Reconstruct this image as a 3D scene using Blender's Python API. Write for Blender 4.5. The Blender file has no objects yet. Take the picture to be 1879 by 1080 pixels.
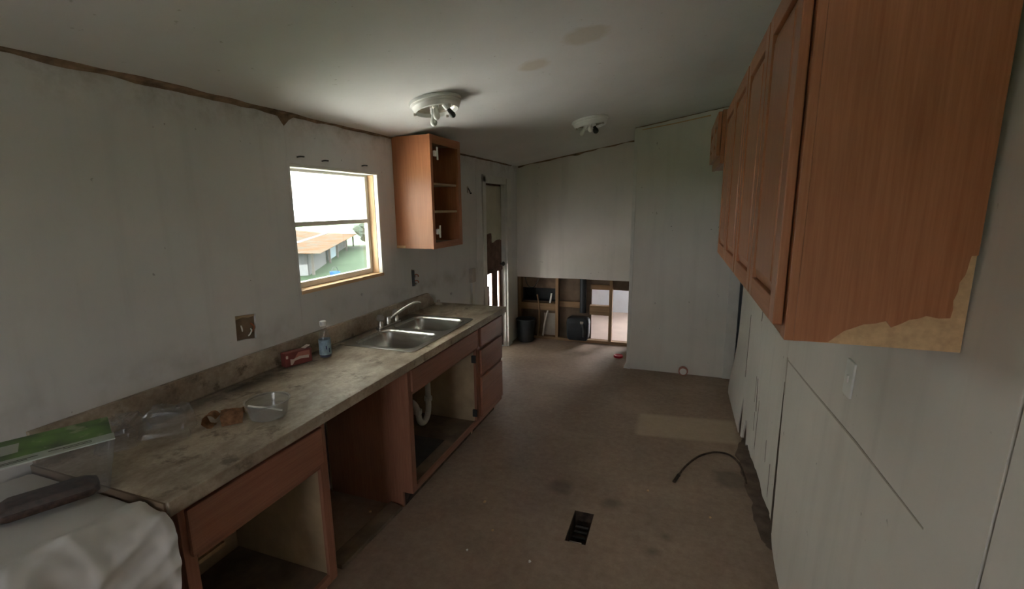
import bpy, bmesh, math, random
from mathutils import Vector, Matrix, noise
from mathutils.geometry import tessellate_polygon
random.seed(7)
sc = bpy.context.scene
COL = sc.collection
PI = math.pi

# ---------------------------------------------------------------- camera
cam_d = bpy.data.cameras.new('camera'); cam = bpy.data.objects.new('camera', cam_d); COL.objects.link(cam)
CAM = ((0.94185879, -0.05338879, 0.33174035), (0.33586508, 0.17847903, -0.92484587), (-0.0098323, 0.98249421, 0.18603347))
m4 = Matrix(CAM).to_4x4(); m4.translation = (0, 0, 1.75); cam.matrix_world = m4
cam_d.sensor_fit = 'HORIZONTAL'; cam_d.sensor_width = 36.0; cam_d.lens = 855 / 1879 * 36; cam_d.clip_start = 0.02; cam_d.clip_end = 200
sc.camera = cam
# ---------------------------------------------------------------- light, exposure
W = bpy.data.worlds.new('sky'); sc.world = W; W.use_nodes = True
bg = W.node_tree.nodes['Background']; bg.inputs['Color'].default_value = (0.93, 0.965, 1.0, 1); bg.inputs['Strength'].default_value = 10.0
sun_d = bpy.data.lights.new('sun', 'SUN'); sun = bpy.data.objects.new('sun', sun_d); COL.objects.link(sun)
sun_d.energy = 145; sun_d.angle = math.radians(0.6); sun_d.color = (1.0, 0.972, 0.945)
sun.rotation_euler = Vector((0.42, 0.60, -0.68)).to_track_quat('-Z', 'Y').to_euler(); sun.location = (-20, -20, 25)

def portal(name, loc, direction, w, hgt):          # daylight portals in the openings (they only guide sampling, they give no light)
    d = bpy.data.lights.new(name, 'AREA'); d.shape = 'RECTANGLE'; d.size = w; d.size_y = hgt; d.cycles.is_portal = True
    o = bpy.data.objects.new(name, d); COL.objects.link(o); o.location = loc
    o.rotation_euler = Vector(direction).to_track_quat('-Z', 'Z').to_euler()
portal('window_portal', (-2.13, 2.44, 1.63), (1, 0, 0), 0.8, 0.74)
portal('side_door_portal', (-2.13, 5.04, 0.65), (1, 0, 0), 0.7, 0.9)
portal('rear_window_portal', (-0.525, -2.74, 1.3), (0, 1, 0), 1.0, 0.95)
portal('far_door_portal', (0.175, 7.79, 1.08), (0, -1, 0), 0.9, 2.25)
sc.view_settings.view_transform = 'Standard'; sc.view_settings.look = 'None'; sc.view_settings.gamma = 1.0
sc.view_settings.use_curve_mapping = False; sc.view_settings.exposure = 0.40
cy = sc.cycles
cy.use_denoising = True; cy.max_bounces = 14; cy.diffuse_bounces = 10; cy.transparent_max_bounces = 24; cy.transmission_bounces = 10
cy.caustics_reflective = False; cy.caustics_refractive = False; cy.sample_clamp_indirect = 12

# ---------------------------------------------------------------- helpers
ORG = {}
def finish(o, label=None, cat=None, group=None, kind=None):
    if label: o['label'] = label
    if cat: o['category'] = cat
    if group: o['group'] = group
    if kind: o['kind'] = kind
    return o
def empty(name, loc, label=None, cat=None, group=None, kind=None):
    o = bpy.data.objects.new(name, None); COL.objects.link(o); o.location = loc; o.empty_display_size = 0.1
    ORG[o.name] = Vector(loc)
    return finish(o, label, cat, group, kind)
def link(name, bm, mat, parent=None, smooth=False, bevel=0.0, **kw):
    bmesh.ops.recalc_face_normals(bm, faces=bm.faces)
    if bevel:
        eds = [e for e in bm.edges if len(e.link_faces) == 2 and e.calc_face_angle() > 0.6]
        bmesh.ops.bevel(bm, geom=eds, offset=bevel, segments=2, affect='EDGES', profile=0.6)
    me = bpy.data.meshes.new(name)
    xs = [v.co for v in bm.verts]
    c = Vector(((min(v.x for v in xs) + max(v.x for v in xs)) / 2, (min(v.y for v in xs) + max(v.y for v in xs)) / 2, min(v.z for v in xs)))
    for v in bm.verts: v.co -= c
    if smooth:
        for f in bm.faces: f.smooth = True
    bm.to_mesh(me); bm.free()
    if mat: me.materials.append(mat)
    o = bpy.data.objects.new(name, me); COL.objects.link(o)
    ORG[o.name] = c.copy()
    if parent is not None:
        o.parent = parent; o.location = c - ORG[parent.name]
    else:
        o.location = c
    if smooth and smooth != 'all':
        try:
            me.set_sharp_from_angle(angle=math.radians(38))
        except Exception: pass
    return finish(o, **kw)
def bbox(bm, lo, hi):
    vs = [bm.verts.new((x, y, z)) for z in (lo[2], hi[2]) for y in (lo[1], hi[1]) for x in (lo[0], hi[0])]
    for f in ((0, 2, 3, 1), (4, 5, 7, 6), (0, 1, 5, 4), (2, 6, 7, 3), (0, 4, 6, 2), (1, 3, 7, 5)): bm.faces.new([vs[i] for i in f])
def box(name, lo, hi, mat, parent=None, bevel=0.0, **kw):
    bm = bmesh.new(); bbox(bm, lo, hi); return link(name, bm, mat, parent, bevel=bevel, **kw)
def plate_bm(bm, outer, holes, t, fr):
    """polygon with holes in (u, v), thickness t along w; fr maps (u, v, w) to the world"""
    loops = [list(outer)] + [list(x) for x in holes]
    tris = tessellate_polygon([[Vector((u, v, 0)) for u, v in l] for l in loops])
    flat = [p for l in loops for p in l]
    a = [bm.verts.new(fr(u, v, 0)) for u, v in flat]; b = [bm.verts.new(fr(u, v, t)) for u, v in flat]
    for i, j, k in tris:
        if len({i, j, k}) < 3: continue
        for s in (a, b):
            try: bm.faces.new((s[i], s[j], s[k]))
            except ValueError: pass
    n = 0
    for l in loops:
        m = len(l)
        for i in range(m):
            p, q = n + i, n + (i + 1) % m
            bm.faces.new((a[p], a[q], b[q], b[p]))
        n += m
def plate(name, outer, holes, t, fr, mat, parent=None, bevel=0.0, **kw):
    bm = bmesh.new(); plate_bm(bm, outer, holes, t, fr); return link(name, bm, mat, parent, bevel=bevel, **kw)
def YZ(x): return lambda u, v, w: (x + w, u, v)
def XZ(y): return lambda u, v, w: (u, y + w, v)
def XY(z): return lambda u, v, w: (u, v, z + w)
def rect(a, b, c, d): return [(a, b), (c, b), (c, d), (a, d)]
def rrect(a, b, c, d, r, n=5):
    out = []
    for cx, cyy, a0 in ((c - r, d - r, 0), (a + r, d - r, PI / 2), (a + r, b + r, PI), (c - r, b + r, 1.5 * PI)):
        for i in range(n + 1):
            t = a0 + PI / 2 * i / n; out.append((cx + r * math.cos(t), cyy + r * math.sin(t)))
    return out
def catmull(pts, n=6):
    P = [Vector(p) for p in pts]; P = [2 * P[0] - P[1]] + P + [2 * P[-1] - P[-2]]; out = []
    for i in range(1, len(P) - 2):
        for k in range(n):
            t = k / n; a, b, c, d = P[i - 1], P[i], P[i + 1], P[i + 2]
            out.append(0.5 * (2 * b + (c - a) * t + (2 * a - 5 * b + 4 * c - d) * t * t + (3 * b - a - 3 * c + d) * t ** 3))
    out.append(P[-2]); return out
def tube_bm(bm, pts, r, seg=8, taper=None):
    P = [Vector(p) for p in pts]; rings = []; up = None
    for i, p in enumerate(P):
        t = (P[min(i + 1, len(P) - 1)] - P[max(i - 1, 0)]).normalized()
        if up is None: up = t.orthogonal().normalized()
        else: up = (up - up.dot(t) * t).normalized()
        s = t.cross(up); rr = r if taper is None else taper(i / (len(P) - 1))
        rings.append([bm.verts.new(p + rr * (math.cos(2 * PI * k / seg) * up + math.sin(2 * PI * k / seg) * s)) for k in range(seg)])
    for A, B in zip(rings, rings[1:]):
        for k in range(seg): bm.faces.new((A[k], A[(k + 1) % seg], B[(k + 1) % seg], B[k]))
    bm.faces.new(rings[0][::-1]); bm.faces.new(rings[-1])
def tube(name, pts, r, mat, parent=None, seg=8, taper=None, curve=6, **kw):
    bm = bmesh.new(); tube_bm(bm, catmull(pts, curve) if curve else pts, r, seg, taper); return link(name, bm, mat, parent, smooth=True, **kw)
def lathe_bm(bm, prof, mtx, seg=24):
    rings = []
    for r, z in prof:
        if r < 1e-6: rings.append([bm.verts.new(mtx @ Vector((0, 0, z)))])
        else: rings.append([bm.verts.new(mtx @ Vector((r * math.cos(2 * PI * k / seg), r * math.sin(2 * PI * k / seg), z))) for k in range(seg)])
    for A, B in zip(rings, rings[1:]):
        for k in range(seg):
            k2 = (k + 1) % seg
            if len(A) == 1 and len(B) == 1: continue
            if len(A) == 1: bm.faces.new((A[0], B[k], B[k2]))
            elif len(B) == 1: bm.faces.new((A[k], A[k2], B[0]))
            else: bm.faces.new((A[k], A[k2], B[k2], B[k]))
def lathe(name, prof, loc, mat, parent=None, seg=24, rot=None, **kw):
    bm = bmesh.new(); mtx = Matrix.Translation(loc)
    if rot is not None: mtx = mtx @ rot
    lathe_bm(bm, prof, mtx, seg); return link(name, bm, mat, parent, smooth=True, **kw)

# ---------------------------------------------------------------- materials (all procedural)
def lin(c):
    return tuple(((v / 255) / 12.92 if v / 255 <= .04045 else ((v / 255 + .055) / 1.055) ** 2.4) for v in c)
class NT:
    def __init__(s, name, rough=0.7, metal=0.0, spec=0.4):
        s.m = bpy.data.materials.new(name); s.m.use_nodes = True; s.t = s.m.node_tree
        s.b = s.t.nodes['Principled BSDF']; s.b.inputs['Roughness'].default_value = rough; s.b.inputs['Metallic'].default_value = metal
        s.b.inputs['Specular IOR Level'].default_value = spec
        s.pos = s.t.nodes.new('ShaderNodeNewGeometry').outputs['Position']
    def n(s, t, **kw):
        x = s.t.nodes.new(t)
        for k, v in kw.items(): setattr(x, k, v)
        return x
    def l(s, a, b): s.t.links.new(a, b)
    def mapping(s, scale=(1, 1, 1), loc=(0, 0, 0), rot=(0, 0, 0)):
        m = s.n('ShaderNodeMapping'); m.inputs['Scale'].default_value = scale; m.inputs['Location'].default_value = loc; m.inputs['Rotation'].default_value = rot
        s.l(s.pos, m.inputs['Vector']); return m.outputs['Vector']
    def noise(s, scale, detail=4, rough=0.55, vec=None, dist=0.0):
        x = s.n('ShaderNodeTexNoise'); x.inputs['Scale'].default_value = scale; x.inputs['Detail'].default_value = detail
        x.inputs['Roughness'].default_value = rough; x.inputs['Distortion'].default_value = dist
        s.l(vec if vec is not None else s.pos, x.inputs['Vector']); return x.outputs['Fac']
    def ramp(s, fac, stops):
        r = s.n('ShaderNodeValToRGB'); e = r.color_ramp.elements
        while len(e) < len(stops): e.new(0.5)
        for i, (p, c) in enumerate(stops):
            e[i].position = p; e[i].color = (*c, 1) if hasattr(c, '__len__') else (c, c, c, 1)
        s.l(fac, r.inputs['Fac']); return r.outputs['Color']
    def mix(s, fac, a, b, mode='MIX'):
        x = s.n('ShaderNodeMix', data_type='RGBA', blend_type=mode)
        for sock, v in ((x.inputs['Factor'], fac), (x.inputs['A'], a), (x.inputs['B'], b)):
            if hasattr(v, 'links'): s.l(v, sock)
            elif hasattr(v, '__len__'): sock.default_value = (*v, 1)
            else: sock.default_value = v
        return x.outputs['Result']
    def math(s, op, a, b=0.0, clamp=False):
        x = s.n('ShaderNodeMath', operation=op, use_clamp=clamp)
        for i, v in enumerate((a, b)):
            if hasattr(v, 'links'): s.l(v, x.inputs[i])
            else: x.inputs[i].default_value = v
        return x.outputs[0]
    def axis(s, i):
        x = s.n('ShaderNodeSeparateXYZ'); s.l(s.pos, x.inputs[0]); return x.outputs[i]
    def band(s, v, lo, hi, soft=0.02):
        a = s.n('ShaderNodeMapRange'); a.inputs[1].default_value = lo - soft; a.inputs[2].default_value = lo + soft; s.l(v, a.inputs[0])
        b = s.n('ShaderNodeMapRange'); b.inputs[1].default_value = hi + soft; b.inputs[2].default_value = hi - soft; s.l(v, b.inputs[0])
        return s.math('MULTIPLY', a.outputs[0], b.outputs[0], True)
    def spot(s, c, r, soft, wob=0.0, sc_=8):
        d = s.n('ShaderNodeVectorMath', operation='DISTANCE'); s.l(s.pos, d.inputs[0]); d.inputs[1].default_value = c
        v = d.outputs['Value']
        if wob: v = s.math('ADD', v, s.math('MULTIPLY', s.math('SUBTRACT', s.noise(sc_), 0.5), wob))
        a = s.n('ShaderNodeMapRange'); a.inputs[1].default_value = r + soft; a.inputs[2].default_value = r - soft; s.l(v, a.inputs[0]); return a.outputs[0]
    def bump(s, h, dist=0.002, strength=0.5):
        x = s.n('ShaderNodeBump'); x.inputs['Distance'].default_value = dist; x.inputs['Strength'].default_value = strength
        s.l(h, x.inputs['Height']); s.l(x.outputs[0], s.b.inputs['Normal'])
    def col(s, c):
        if hasattr(c, 'links'): s.l(c, s.b.inputs['Base Color'])
        else: s.b.inputs['Base Color'].default_value = (*c, 1)
        return s.m
def simple(name, c, rough=0.6, metal=0.0, var=0.12, scale=9, spec=0.4):
    k = NT(name, rough, metal, spec); d = tuple(x * (1 - var) for x in c); e = tuple(min(1, x * (1 + var)) for x in c)
    return k.col(k.ramp(k.noise(scale), [(0.3, d), (0.7, e)]))
def wood(name, dark, light, axis=2, scale=1.0, rough=0.45, var=0.5):
    k = NT(name, rough); sc3 = [26 * scale] * 3; sc3[axis] = 1.6 * scale
    f = k.noise(1.0, 5, 0.6, k.mapping(tuple(sc3)), 0.6); sc4 = [160 * scale] * 3; sc4[axis] = 5 * scale
    g = k.noise(1.0, 3, 0.6, k.mapping(tuple(sc4)))
    c = k.mix(var, k.ramp(f, [(0.3, dark), (0.72, light)]), k.ramp(g, [(0.35, dark), (0.65, light)]))
    k.bump(g, 0.0006, 0.4); return k.col(c)
M = {}
def wall_mat(name, base, mold=False):
    k = NT(name, 0.75, 0, 0.25)
    n1 = k.noise(2.2, 5, 0.6); c = k.ramp(n1, [(0.25, tuple(x * 0.9 for x in base)), (0.75, base)])
    sp = k.ramp(k.noise(38, 2, 0.5), [(0.70, 0.0), (0.74, 1.0)])
    sp2 = k.ramp(k.noise(5, 2, 0.5), [(0.58, 0.0), (0.64, 1.0)])
    c = k.mix(k.math('MULTIPLY', k.math('MULTIPLY', sp, sp2), 0.6), c, (0.10, 0.08, 0.06))
    st = k.ramp(k.noise(1.0, 4, 0.6, k.mapping((9, 9, 0.7))), [(0.52, 0.0), (0.75, 1.0)])
    c = k.mix(k.math('MULTIPLY', st, 0.16), c, tuple(x * 0.45 for x in base))
    if mold:
        z = k.axis(2); mr = k.n('ShaderNodeMapRange'); mr.inputs[1].default_value = 2.08; mr.inputs[2].default_value = 2.26; k.l(z, mr.inputs[0])
        mm = k.ramp(k.noise(9, 5, 0.7), [(0.44, 0.0), (0.66, 1.0)])
        c = k.mix(k.math('MULTIPLY', k.math('MULTIPLY', mm, mr.outputs[0]), 0.42), c, (0.16, 0.11, 0.07))
        mz = k.band(z, 1.03, 1.16, 0.05); my = k.ramp(k.noise(4, 4, 0.6), [(0.48, 0.0), (0.7, 1.0)])
        c = k.mix(k.math('MULTIPLY', k.math('MULTIPLY', mz, my), 0.35), c, (0.22, 0.17, 0.12))
    k.bump(k.noise(90, 3), 0.0008, 0.3)
    return k.col(c)
M['wall_l'] = wall_mat('painted_board_stained', (0.66, 0.645, 0.63), True)
M['wall'] = wall_mat('painted_board', (0.70, 0.66, 0.61))
k = NT('ceiling_paint', 0.8, 0, 0.2)
c = k.ramp(k.noise(1.6, 5), [(0.3, (0.63, 0.62, 0.61)), (0.7, (0.70, 0.69, 0.685))])
for cc, r in (((-0.447, 2.27, 2.505), 0.10), ((-0.746, 2.447, 2.455), 0.075)):
    c = k.mix(k.math('MULTIPLY', k.spot(cc, r, 0.02, 0.09, 14), 0.42), c, (0.45, 0.36, 0.22))
c = k.mix(k.math('MULTIPLY', k.ramp(k.noise(30, 2), [(0.72, 0), (0.76, 1)]), 0.35), c, (0.2, 0.17, 0.12))
k.bump(k.noise(70, 3), 0.001, 0.4); M['ceiling'] = k.col(c)
k = NT('worn_brown_floor', 0.62, 0, 0.35)
n = k.noise(1.7, 6, 0.62); c = k.ramp(n, [(0.3, (0.21, 0.145, 0.105)), (0.55, (0.30, 0.212, 0.156)), (0.75, (0.39, 0.285, 0.215))])
c = k.mix(0.25, c, k.ramp(k.noise(22, 5, 0.7), [(0.3, (0.13, 0.09, 0.07)), (0.7, (0.48, 0.37, 0.29))]))
px = k.band(k.axis(0), -0.24, 0.50, 0.02); py = k.band(k.math('ADD', k.axis(1), k.math('MULTIPLY', k.axis(0), -0.12)), 3.50, 3.90, 0.02)
c = k.mix(k.math('MULTIPLY', k.math('MULTIPLY', px, py), 0.45), c, (0.56, 0.44, 0.31))
for cc, r in (((-0.05, 2.22, 0), 0.035), ((0.02, 2.36, 0), 0.02), ((-0.3, 2.55, 0), 0.05), ((0.40, 3.05, 0), 0.11), ((-0.62, 2.62, 0), 0.07)):
    c = k.mix(k.math('MULTIPLY', k.spot(cc, r, 0.03, 0.06, 10), 0.45), c, (0.04, 0.03, 0.024))
k.bump(k.noise(55, 4), 0.0015, 0.35); M['floor'] = k.col(c)
k = NT('stained_laminate', 0.55, 0, 0.35)
c = k.ramp(k.noise(55, 4, 0.7), [(0.3, (0.36, 0.295, 0.225)), (0.7, (0.50, 0.42, 0.33))])
d1 = k.ramp(k.noise(3.2, 6, 0.65, k.mapping((1.5, 0.8, 1))), [(0.43, 0.0), (0.66, 1.0)])
c = k.mix(k.math('MULTIPLY', d1, 0.88), c, (0.145, 0.10, 0.068))
d2 = k.ramp(k.noise(9, 5, 0.7), [(0.56, 0.0), (0.68, 1.0)]); c = k.mix(k.math('MULTIPLY', d2, 0.75), c, (0.075, 0.05, 0.034))
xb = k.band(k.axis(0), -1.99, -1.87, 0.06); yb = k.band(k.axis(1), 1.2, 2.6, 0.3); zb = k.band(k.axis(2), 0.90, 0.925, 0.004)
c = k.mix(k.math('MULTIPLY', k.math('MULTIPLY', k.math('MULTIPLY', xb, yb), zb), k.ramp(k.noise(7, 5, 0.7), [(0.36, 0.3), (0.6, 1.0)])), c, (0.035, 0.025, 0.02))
k.bump(k.noise(40, 4), 0.0005, 0.3); M['laminate'] = k.col(c)
OD, OL = (0.31, 0.112, 0.047), (0.44, 0.178, 0.082)
M['oak'] = wood('orange_oak_veneer', OD, OL, 2, 1.0, 0.36)
M['oak_y'] = wood('orange_oak_rail', OD, OL, 1)
M['oak_x'] = wood('orange_oak_cross', OD, OL, 0)
RD, RL = (0.225, 0.094, 0.055), (0.335, 0.148, 0.092)
M['red'] = wood('red_brown_oak', RD, RL, 2); M['red_y'] = wood('red_brown_oak_rail', RD, RL, 1)
M['inner'] = simple('tan_cabinet_lining', (0.40, 0.29, 0.18), 0.6, var=0.15)
M['inner_dirty'] = simple('dirty_cabinet_floor', (0.17, 0.12, 0.085), 0.75, var=0.45, scale=6)
M['particle'] = simple('bare_particle_board', (0.56, 0.365, 0.205), 0.85, var=0.14, scale=60)
M['raw'] = wood('raw_pine', (0.50, 0.31, 0.17), (0.74, 0.52, 0.33), 2, 0.6, 0.7)
M['raw_y'] = wood('raw_pine_sill', (0.50, 0.31, 0.17), (0.74, 0.52, 0.33), 1, 0.6, 0.7)
M['stud'] = wood('old_stud_wood', (0.19, 0.11, 0.055), (0.33, 0.205, 0.11), 2, 0.6, 0.8)
M['stud_x'] = wood('old_blocking_wood', (0.19, 0.11, 0.055), (0.33, 0.205, 0.11), 0, 0.6, 0.8)
M['sheet'] = simple('brown_sheathing', (0.17, 0.115, 0.075), 0.85, var=0.35, scale=5)
M['rot'] = simple('rotten_dark_wood', (0.065, 0.042, 0.03), 0.95, var=0.6, scale=18)
M['dirt'] = simple('brown_joint_dirt', (0.24, 0.16, 0.105), 0.95, var=0.5, scale=14)
M['sill'] = simple('damp_brown_wood', (0.15, 0.105, 0.08), 0.95, var=0.35, scale=12)
M['white'] = simple('white_plastic', (0.72, 0.71, 0.68), 0.4, var=0.06)
M['enamel'] = simple('white_enamel', (0.75, 0.745, 0.72), 0.35, var=0.06)
M['siding'] = simple('bright_white_siding', (0.86, 0.87, 0.88), 0.6, var=0.03)
M['pvc'] = simple('white_pipe', (0.68, 0.66, 0.60), 0.4, var=0.1)
M['alu'] = simple('pale_window_metal', (0.62, 0.60, 0.55), 0.45, var=0.08)
M['black'] = simple('black_plastic', (0.022, 0.024, 0.027), 0.5, var=0.3)
M['dark'] = simple('dark_metal', (0.05, 0.048, 0.045), 0.5, 0.5, var=0.3)
M['brass'] = simple('tarnished_pan', (0.42, 0.38, 0.32), 0.35, 0.7, var=0.3, scale=20)
M['beige'] = simple('beige_plastic', (0.40, 0.35, 0.30), 0.6)
M['copper'] = simple('copper_wire', (0.35, 0.12, 0.06), 0.4, 0.6)
M['redplastic'] = simple('red_plastic', (0.55, 0.025, 0.045), 0.4)
M['card'] = simple('torn_brown_card', (0.33, 0.17, 0.085), 0.85, var=0.4, scale=45)
M['cloth'] = simple('white_cloth', (0.60, 0.585, 0.57), 0.9, var=0.05, scale=5)
M['choc'] = simple('dark_brown_food', (0.045, 0.025, 0.018), 0.6, var=0.6, scale=60)
M['maroon'] = simple('maroon_card', (0.20, 0.05, 0.045), 0.5, var=0.3)
M['pinkcard'] = simple('salmon_print', (0.42, 0.16, 0.12), 0.5)
M['cream'] = simple('cream_print', (0.58, 0.48, 0.42), 0.5)
M['bluelabel'] = simple('pale_blue_label', (0.26, 0.36, 0.45), 0.5, var=0.3, scale=40)
M['navy'] = simple('navy_print', (0.05, 0.06, 0.13), 0.5)
k = NT('brushed_steel', 0.27, 1.0); k.b.inputs['Anisotropic'].default_value = 0.3
k.col(k.ramp(k.noise(1, 3, 0.5, k.mapping((4, 120, 30))), [(0.3, (0.46, 0.46, 0.44)), (0.7, (0.60, 0.59, 0.57))])); M['steel'] = k.m
k = NT('leaf_print', 0.35); v = k.n('ShaderNodeTexVoronoi'); v.inputs['Scale'].default_value = 13; k.l(k.pos, v.inputs['Vector'])
k.col(k.mix(k.ramp(k.noise(16, 3), [(0.58, 0.0), (0.66, 0.6)]), k.ramp(v.outputs['Distance'], [(0.0, (0.13, 0.27, 0.05)), (0.55, (0.07, 0.16, 0.025)), (0.9, (0.02, 0.05, 0.012))]), (0.33, 0.36, 0.22))); M['leafprint'] = k.m
def clear(name, tint, haze, hazec, rough=0.08, dust=0.0):
    k = NT(name); t = k.t; out = t.nodes['Material Output']
    tr = k.n('ShaderNodeBsdfTransparent'); tr.inputs[0].default_value = (*tint, 1)
    gl = k.n('ShaderNodeBsdfGlossy'); gl.inputs['Roughness'].default_value = rough; gl.inputs['Color'].default_value = (1, 1, 1, 1)
    lw = k.n('ShaderNodeLayerWeight'); lw.inputs['Blend'].default_value = 0.5
    fr = k.math('ADD', k.math('MULTIPLY', k.math('POWER', lw.outputs['Facing'], 4.0), 0.85), 0.03, True)
    m1 = k.n('ShaderNodeMixShader'); k.l(fr, m1.inputs[0]); k.l(tr.outputs[0], m1.inputs[1]); k.l(gl.outputs[0], m1.inputs[2])
    k.b.inputs['Base Color'].default_value = (*hazec, 1); k.b.inputs['Roughness'].default_value = 0.5
    m2 = k.n('ShaderNodeMixShader'); m2.inputs[0].default_value = haze; k.l(m1.outputs[0], m2.inputs[1]); k.l(k.b.outputs[0], m2.inputs[2])
    if dust:
        tl = k.n('ShaderNodeBsdfTranslucent'); tl.inputs[0].default_value = (0.9, 0.92, 0.9, 1)
        m3 = k.n('ShaderNodeMixShader'); m3.inputs[0].default_value = dust; k.l(m2.outputs[0], m3.inputs[1]); k.l(tl.outputs[0], m3.inputs[2]); m2 = m3
    k.l(m2.outputs[0], out.inputs['Surface']); return k.m
M['glass'] = clear('dusty_window_glass', (0.93, 0.95, 0.93), 0.02, (0.6, 0.62, 0.6), 0.02, 0.006)
M['clear'] = clear('clear_plastic', (0.93, 0.93, 0.93), 0.055, (0.62, 0.6, 0.62), 0.2)
M['frost'] = clear('frosted_plastic', (0.88, 0.88, 0.87), 0.13, (0.6, 0.6, 0.59), 0.15)
k = NT('fluorescent_bulb', 0.3); k.col((0.72, 0.72, 0.66)); M['bulb'] = k.m
# outdoors
k = NT('yard_grass', 0.9, 0, 0.1); k.col(k.ramp(k.noise(0.9, 6, 0.65), [(0.3, (0.022, 0.042, 0.019)), (0.7, (0.042, 0.066, 0.036))])); M['grass'] = k.m
M['slab'] = simple('pale_concrete', (0.48, 0.475, 0.455), 0.9, var=0.12, scale=1.5)
k = NT('rusty_tin', 1.0, 0, 0.0); k.col(k.ramp(k.noise(1.1, 5, 0.65), [(0.40, (0.10, 0.088, 0.07)), (0.62, (0.125, 0.062, 0.03))])); M['rust'] = k.m
M['shedwhite'] = simple('weathered_white_boards', (0.17, 0.17, 0.17), 0.8)
M['shedblue'] = simple('pale_blue_sheet', (0.085, 0.12, 0.14), 0.6)
M['sheddark'] = simple('dark_shed_inside', (0.05, 0.05, 0.05), 0.9)
M['bush'] = simple('bush_leaves', (0.045, 0.062, 0.04), 0.9, var=0.5, scale=3)
M['trunk'] = simple('grey_bark', (0.08, 0.07, 0.06), 0.9)
M['blue'] = simple('bright_blue_plastic', (0.02, 0.10, 0.30), 0.5)
k = NT('white_awning', 0.5); k.col((0.78, 0.79, 0.78)); tr = k.n('ShaderNodeBsdfTranslucent'); tr.inputs[0].default_value = (0.8, 0.82, 0.8, 1)
mx = k.n('ShaderNodeMixShader'); mx.inputs[0].default_value = 0.3; k.l(k.b.outputs[0], mx.inputs[1]); k.l(tr.outputs[0], mx.inputs[2]); k.l(mx.outputs[0], k.t.nodes['Material Output'].inputs['Surface']); M['awning'] = k.m
k = NT('far_vinyl', 0.45); k.col(k.ramp(k.noise(4, 4), [(0.3, (0.60, 0.47, 0.41)), (0.7, (0.70, 0.56, 0.49))])); M['pinkfloor'] = k.m
M['coolwall'] = simple('cool_white_paint', (0.66, 0.70, 0.75), 0.8, var=0.04)
M['doorcream'] = simple('cream_door_skin', (0.50, 0.47, 0.36), 0.6, var=0.06)
M['doorbrown'] = simple('torn_door_core', (0.16, 0.085, 0.06), 0.9, var=0.3, scale=12)
M['casing'] = simple('white_casing', (0.62, 0.60, 0.56), 0.6, var=0.06)

# ================================================================ STRUCTURE
XL, XR, YE = -2.0, 0.56, 5.80
SL = 0.168
def cz(x): return 2.244 + SL * (x + 2.0)
# ---- floor with the register opening
REG = rect(-0.49, 2.155, -0.378, 2.42)
plate('floor', rect(-2.1, -2.7, 1.6, 5.90), [REG], 0.03, XY(-0.03), M['floor'], label='worn dirty brown kitchen floor with dark spots and a paler patch', cat='floor', kind='structure')
plate('floor_far_room', rect(-2.1, 5.905, 1.6, 7.8), [], 0.03, XY(-0.03), M['pinkfloor'], label='bright pinkish floor of the room seen through the open studs', cat='floor', kind='structure')
# ---- ceiling
bm = bmesh.new(); ya, yb = -2.75, 8.75; xa, xb = -2.14, 1.64
vs = [bm.verts.new((x, y, cz(x) + dz)) for dz in (0, 0.10) for y in (ya, yb) for x in (xa, xb)]
for f in ((0, 2, 3, 1), (4, 5, 7, 6), (0, 1, 5, 4), (2, 6, 7, 3), (0, 4, 6, 2), (1, 3, 7, 5)): bm.faces.new([vs[i] for i in f])
link('ceiling', bm, M['ceiling'], label='sloping off-white ceiling with two tan water stains', cat='ceiling', kind='structure')
# ---- left wall: dark core with separate painted boards
WIN = rect(2.045, 1.268, 2.835, 1.99)
DOOR = rect(4.74, 0.0, 5.36, 2.0)
wl = plate('wall_left', [(-2.7, -0.03), (4.74, -0.03), (4.74, 2.0), (5.36, 2.0), (5.36, -0.03), (8.7, -0.03), (8.7, cz(-2.1)), (-2.7, cz(-2.1))], [WIN], 0.092, YZ(-2.106), M['sheet'],
           label='long off-white wall of painted boards with window and mould along its top', cat='wall', kind='structure')
def circ(cy_, cz_, r, n=10, jag=0.0): return [(cy_ + r * (1 + random.uniform(-jag, jag)) * math.cos(2 * PI * i / n), cz_ + r * (1 + random.uniform(-jag, jag)) * math.sin(2 * PI * i / n)) for i in range(n)]
OUT1 = [(1.612, 1.241), (1.66, 1.236), (1.728, 1.229), (1.724, 1.17), (1.718, 1.103), (1.665, 1.112), (1.607, 1.117)]
OUT2 = [(3.20, 1.262), (3.262, 1.252), (3.258, 1.21), (3.285, 1.20), (3.262, 1.185), (3.264, 1.15), (3.29, 1.135), (3.25, 1.118), (3.205, 1.122)]
cuts = [-2.7, -0.62, 0.58, 2.030, 3.34, 4.50, 5.80]
for i in range(6):
    a, b = cuts[i] + 0.001, cuts[i + 1] - 0.001; top = cz(-2.0)
    holes = []; outer = rect(a, 0.0, b, top)
    if i == 2: holes = [OUT1]
    if i == 3: holes = [WIN, OUT2, circ(2.571, 1.174, 0.012, 8, 0.25)]
    if i == 4: holes = [circ(3.874, 0.945, 0.016, 8, 0.25)]
    if i == 5: outer = [(a, 0), (4.74, 0), (4.74, 2.0), (5.36, 2.0), (5.36, 0), (b, 0), (b, top), (a, top)]
    plate('wall_panel', outer, holes, 0.013, YZ(-2.013), M['wall_l'], wl)
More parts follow.
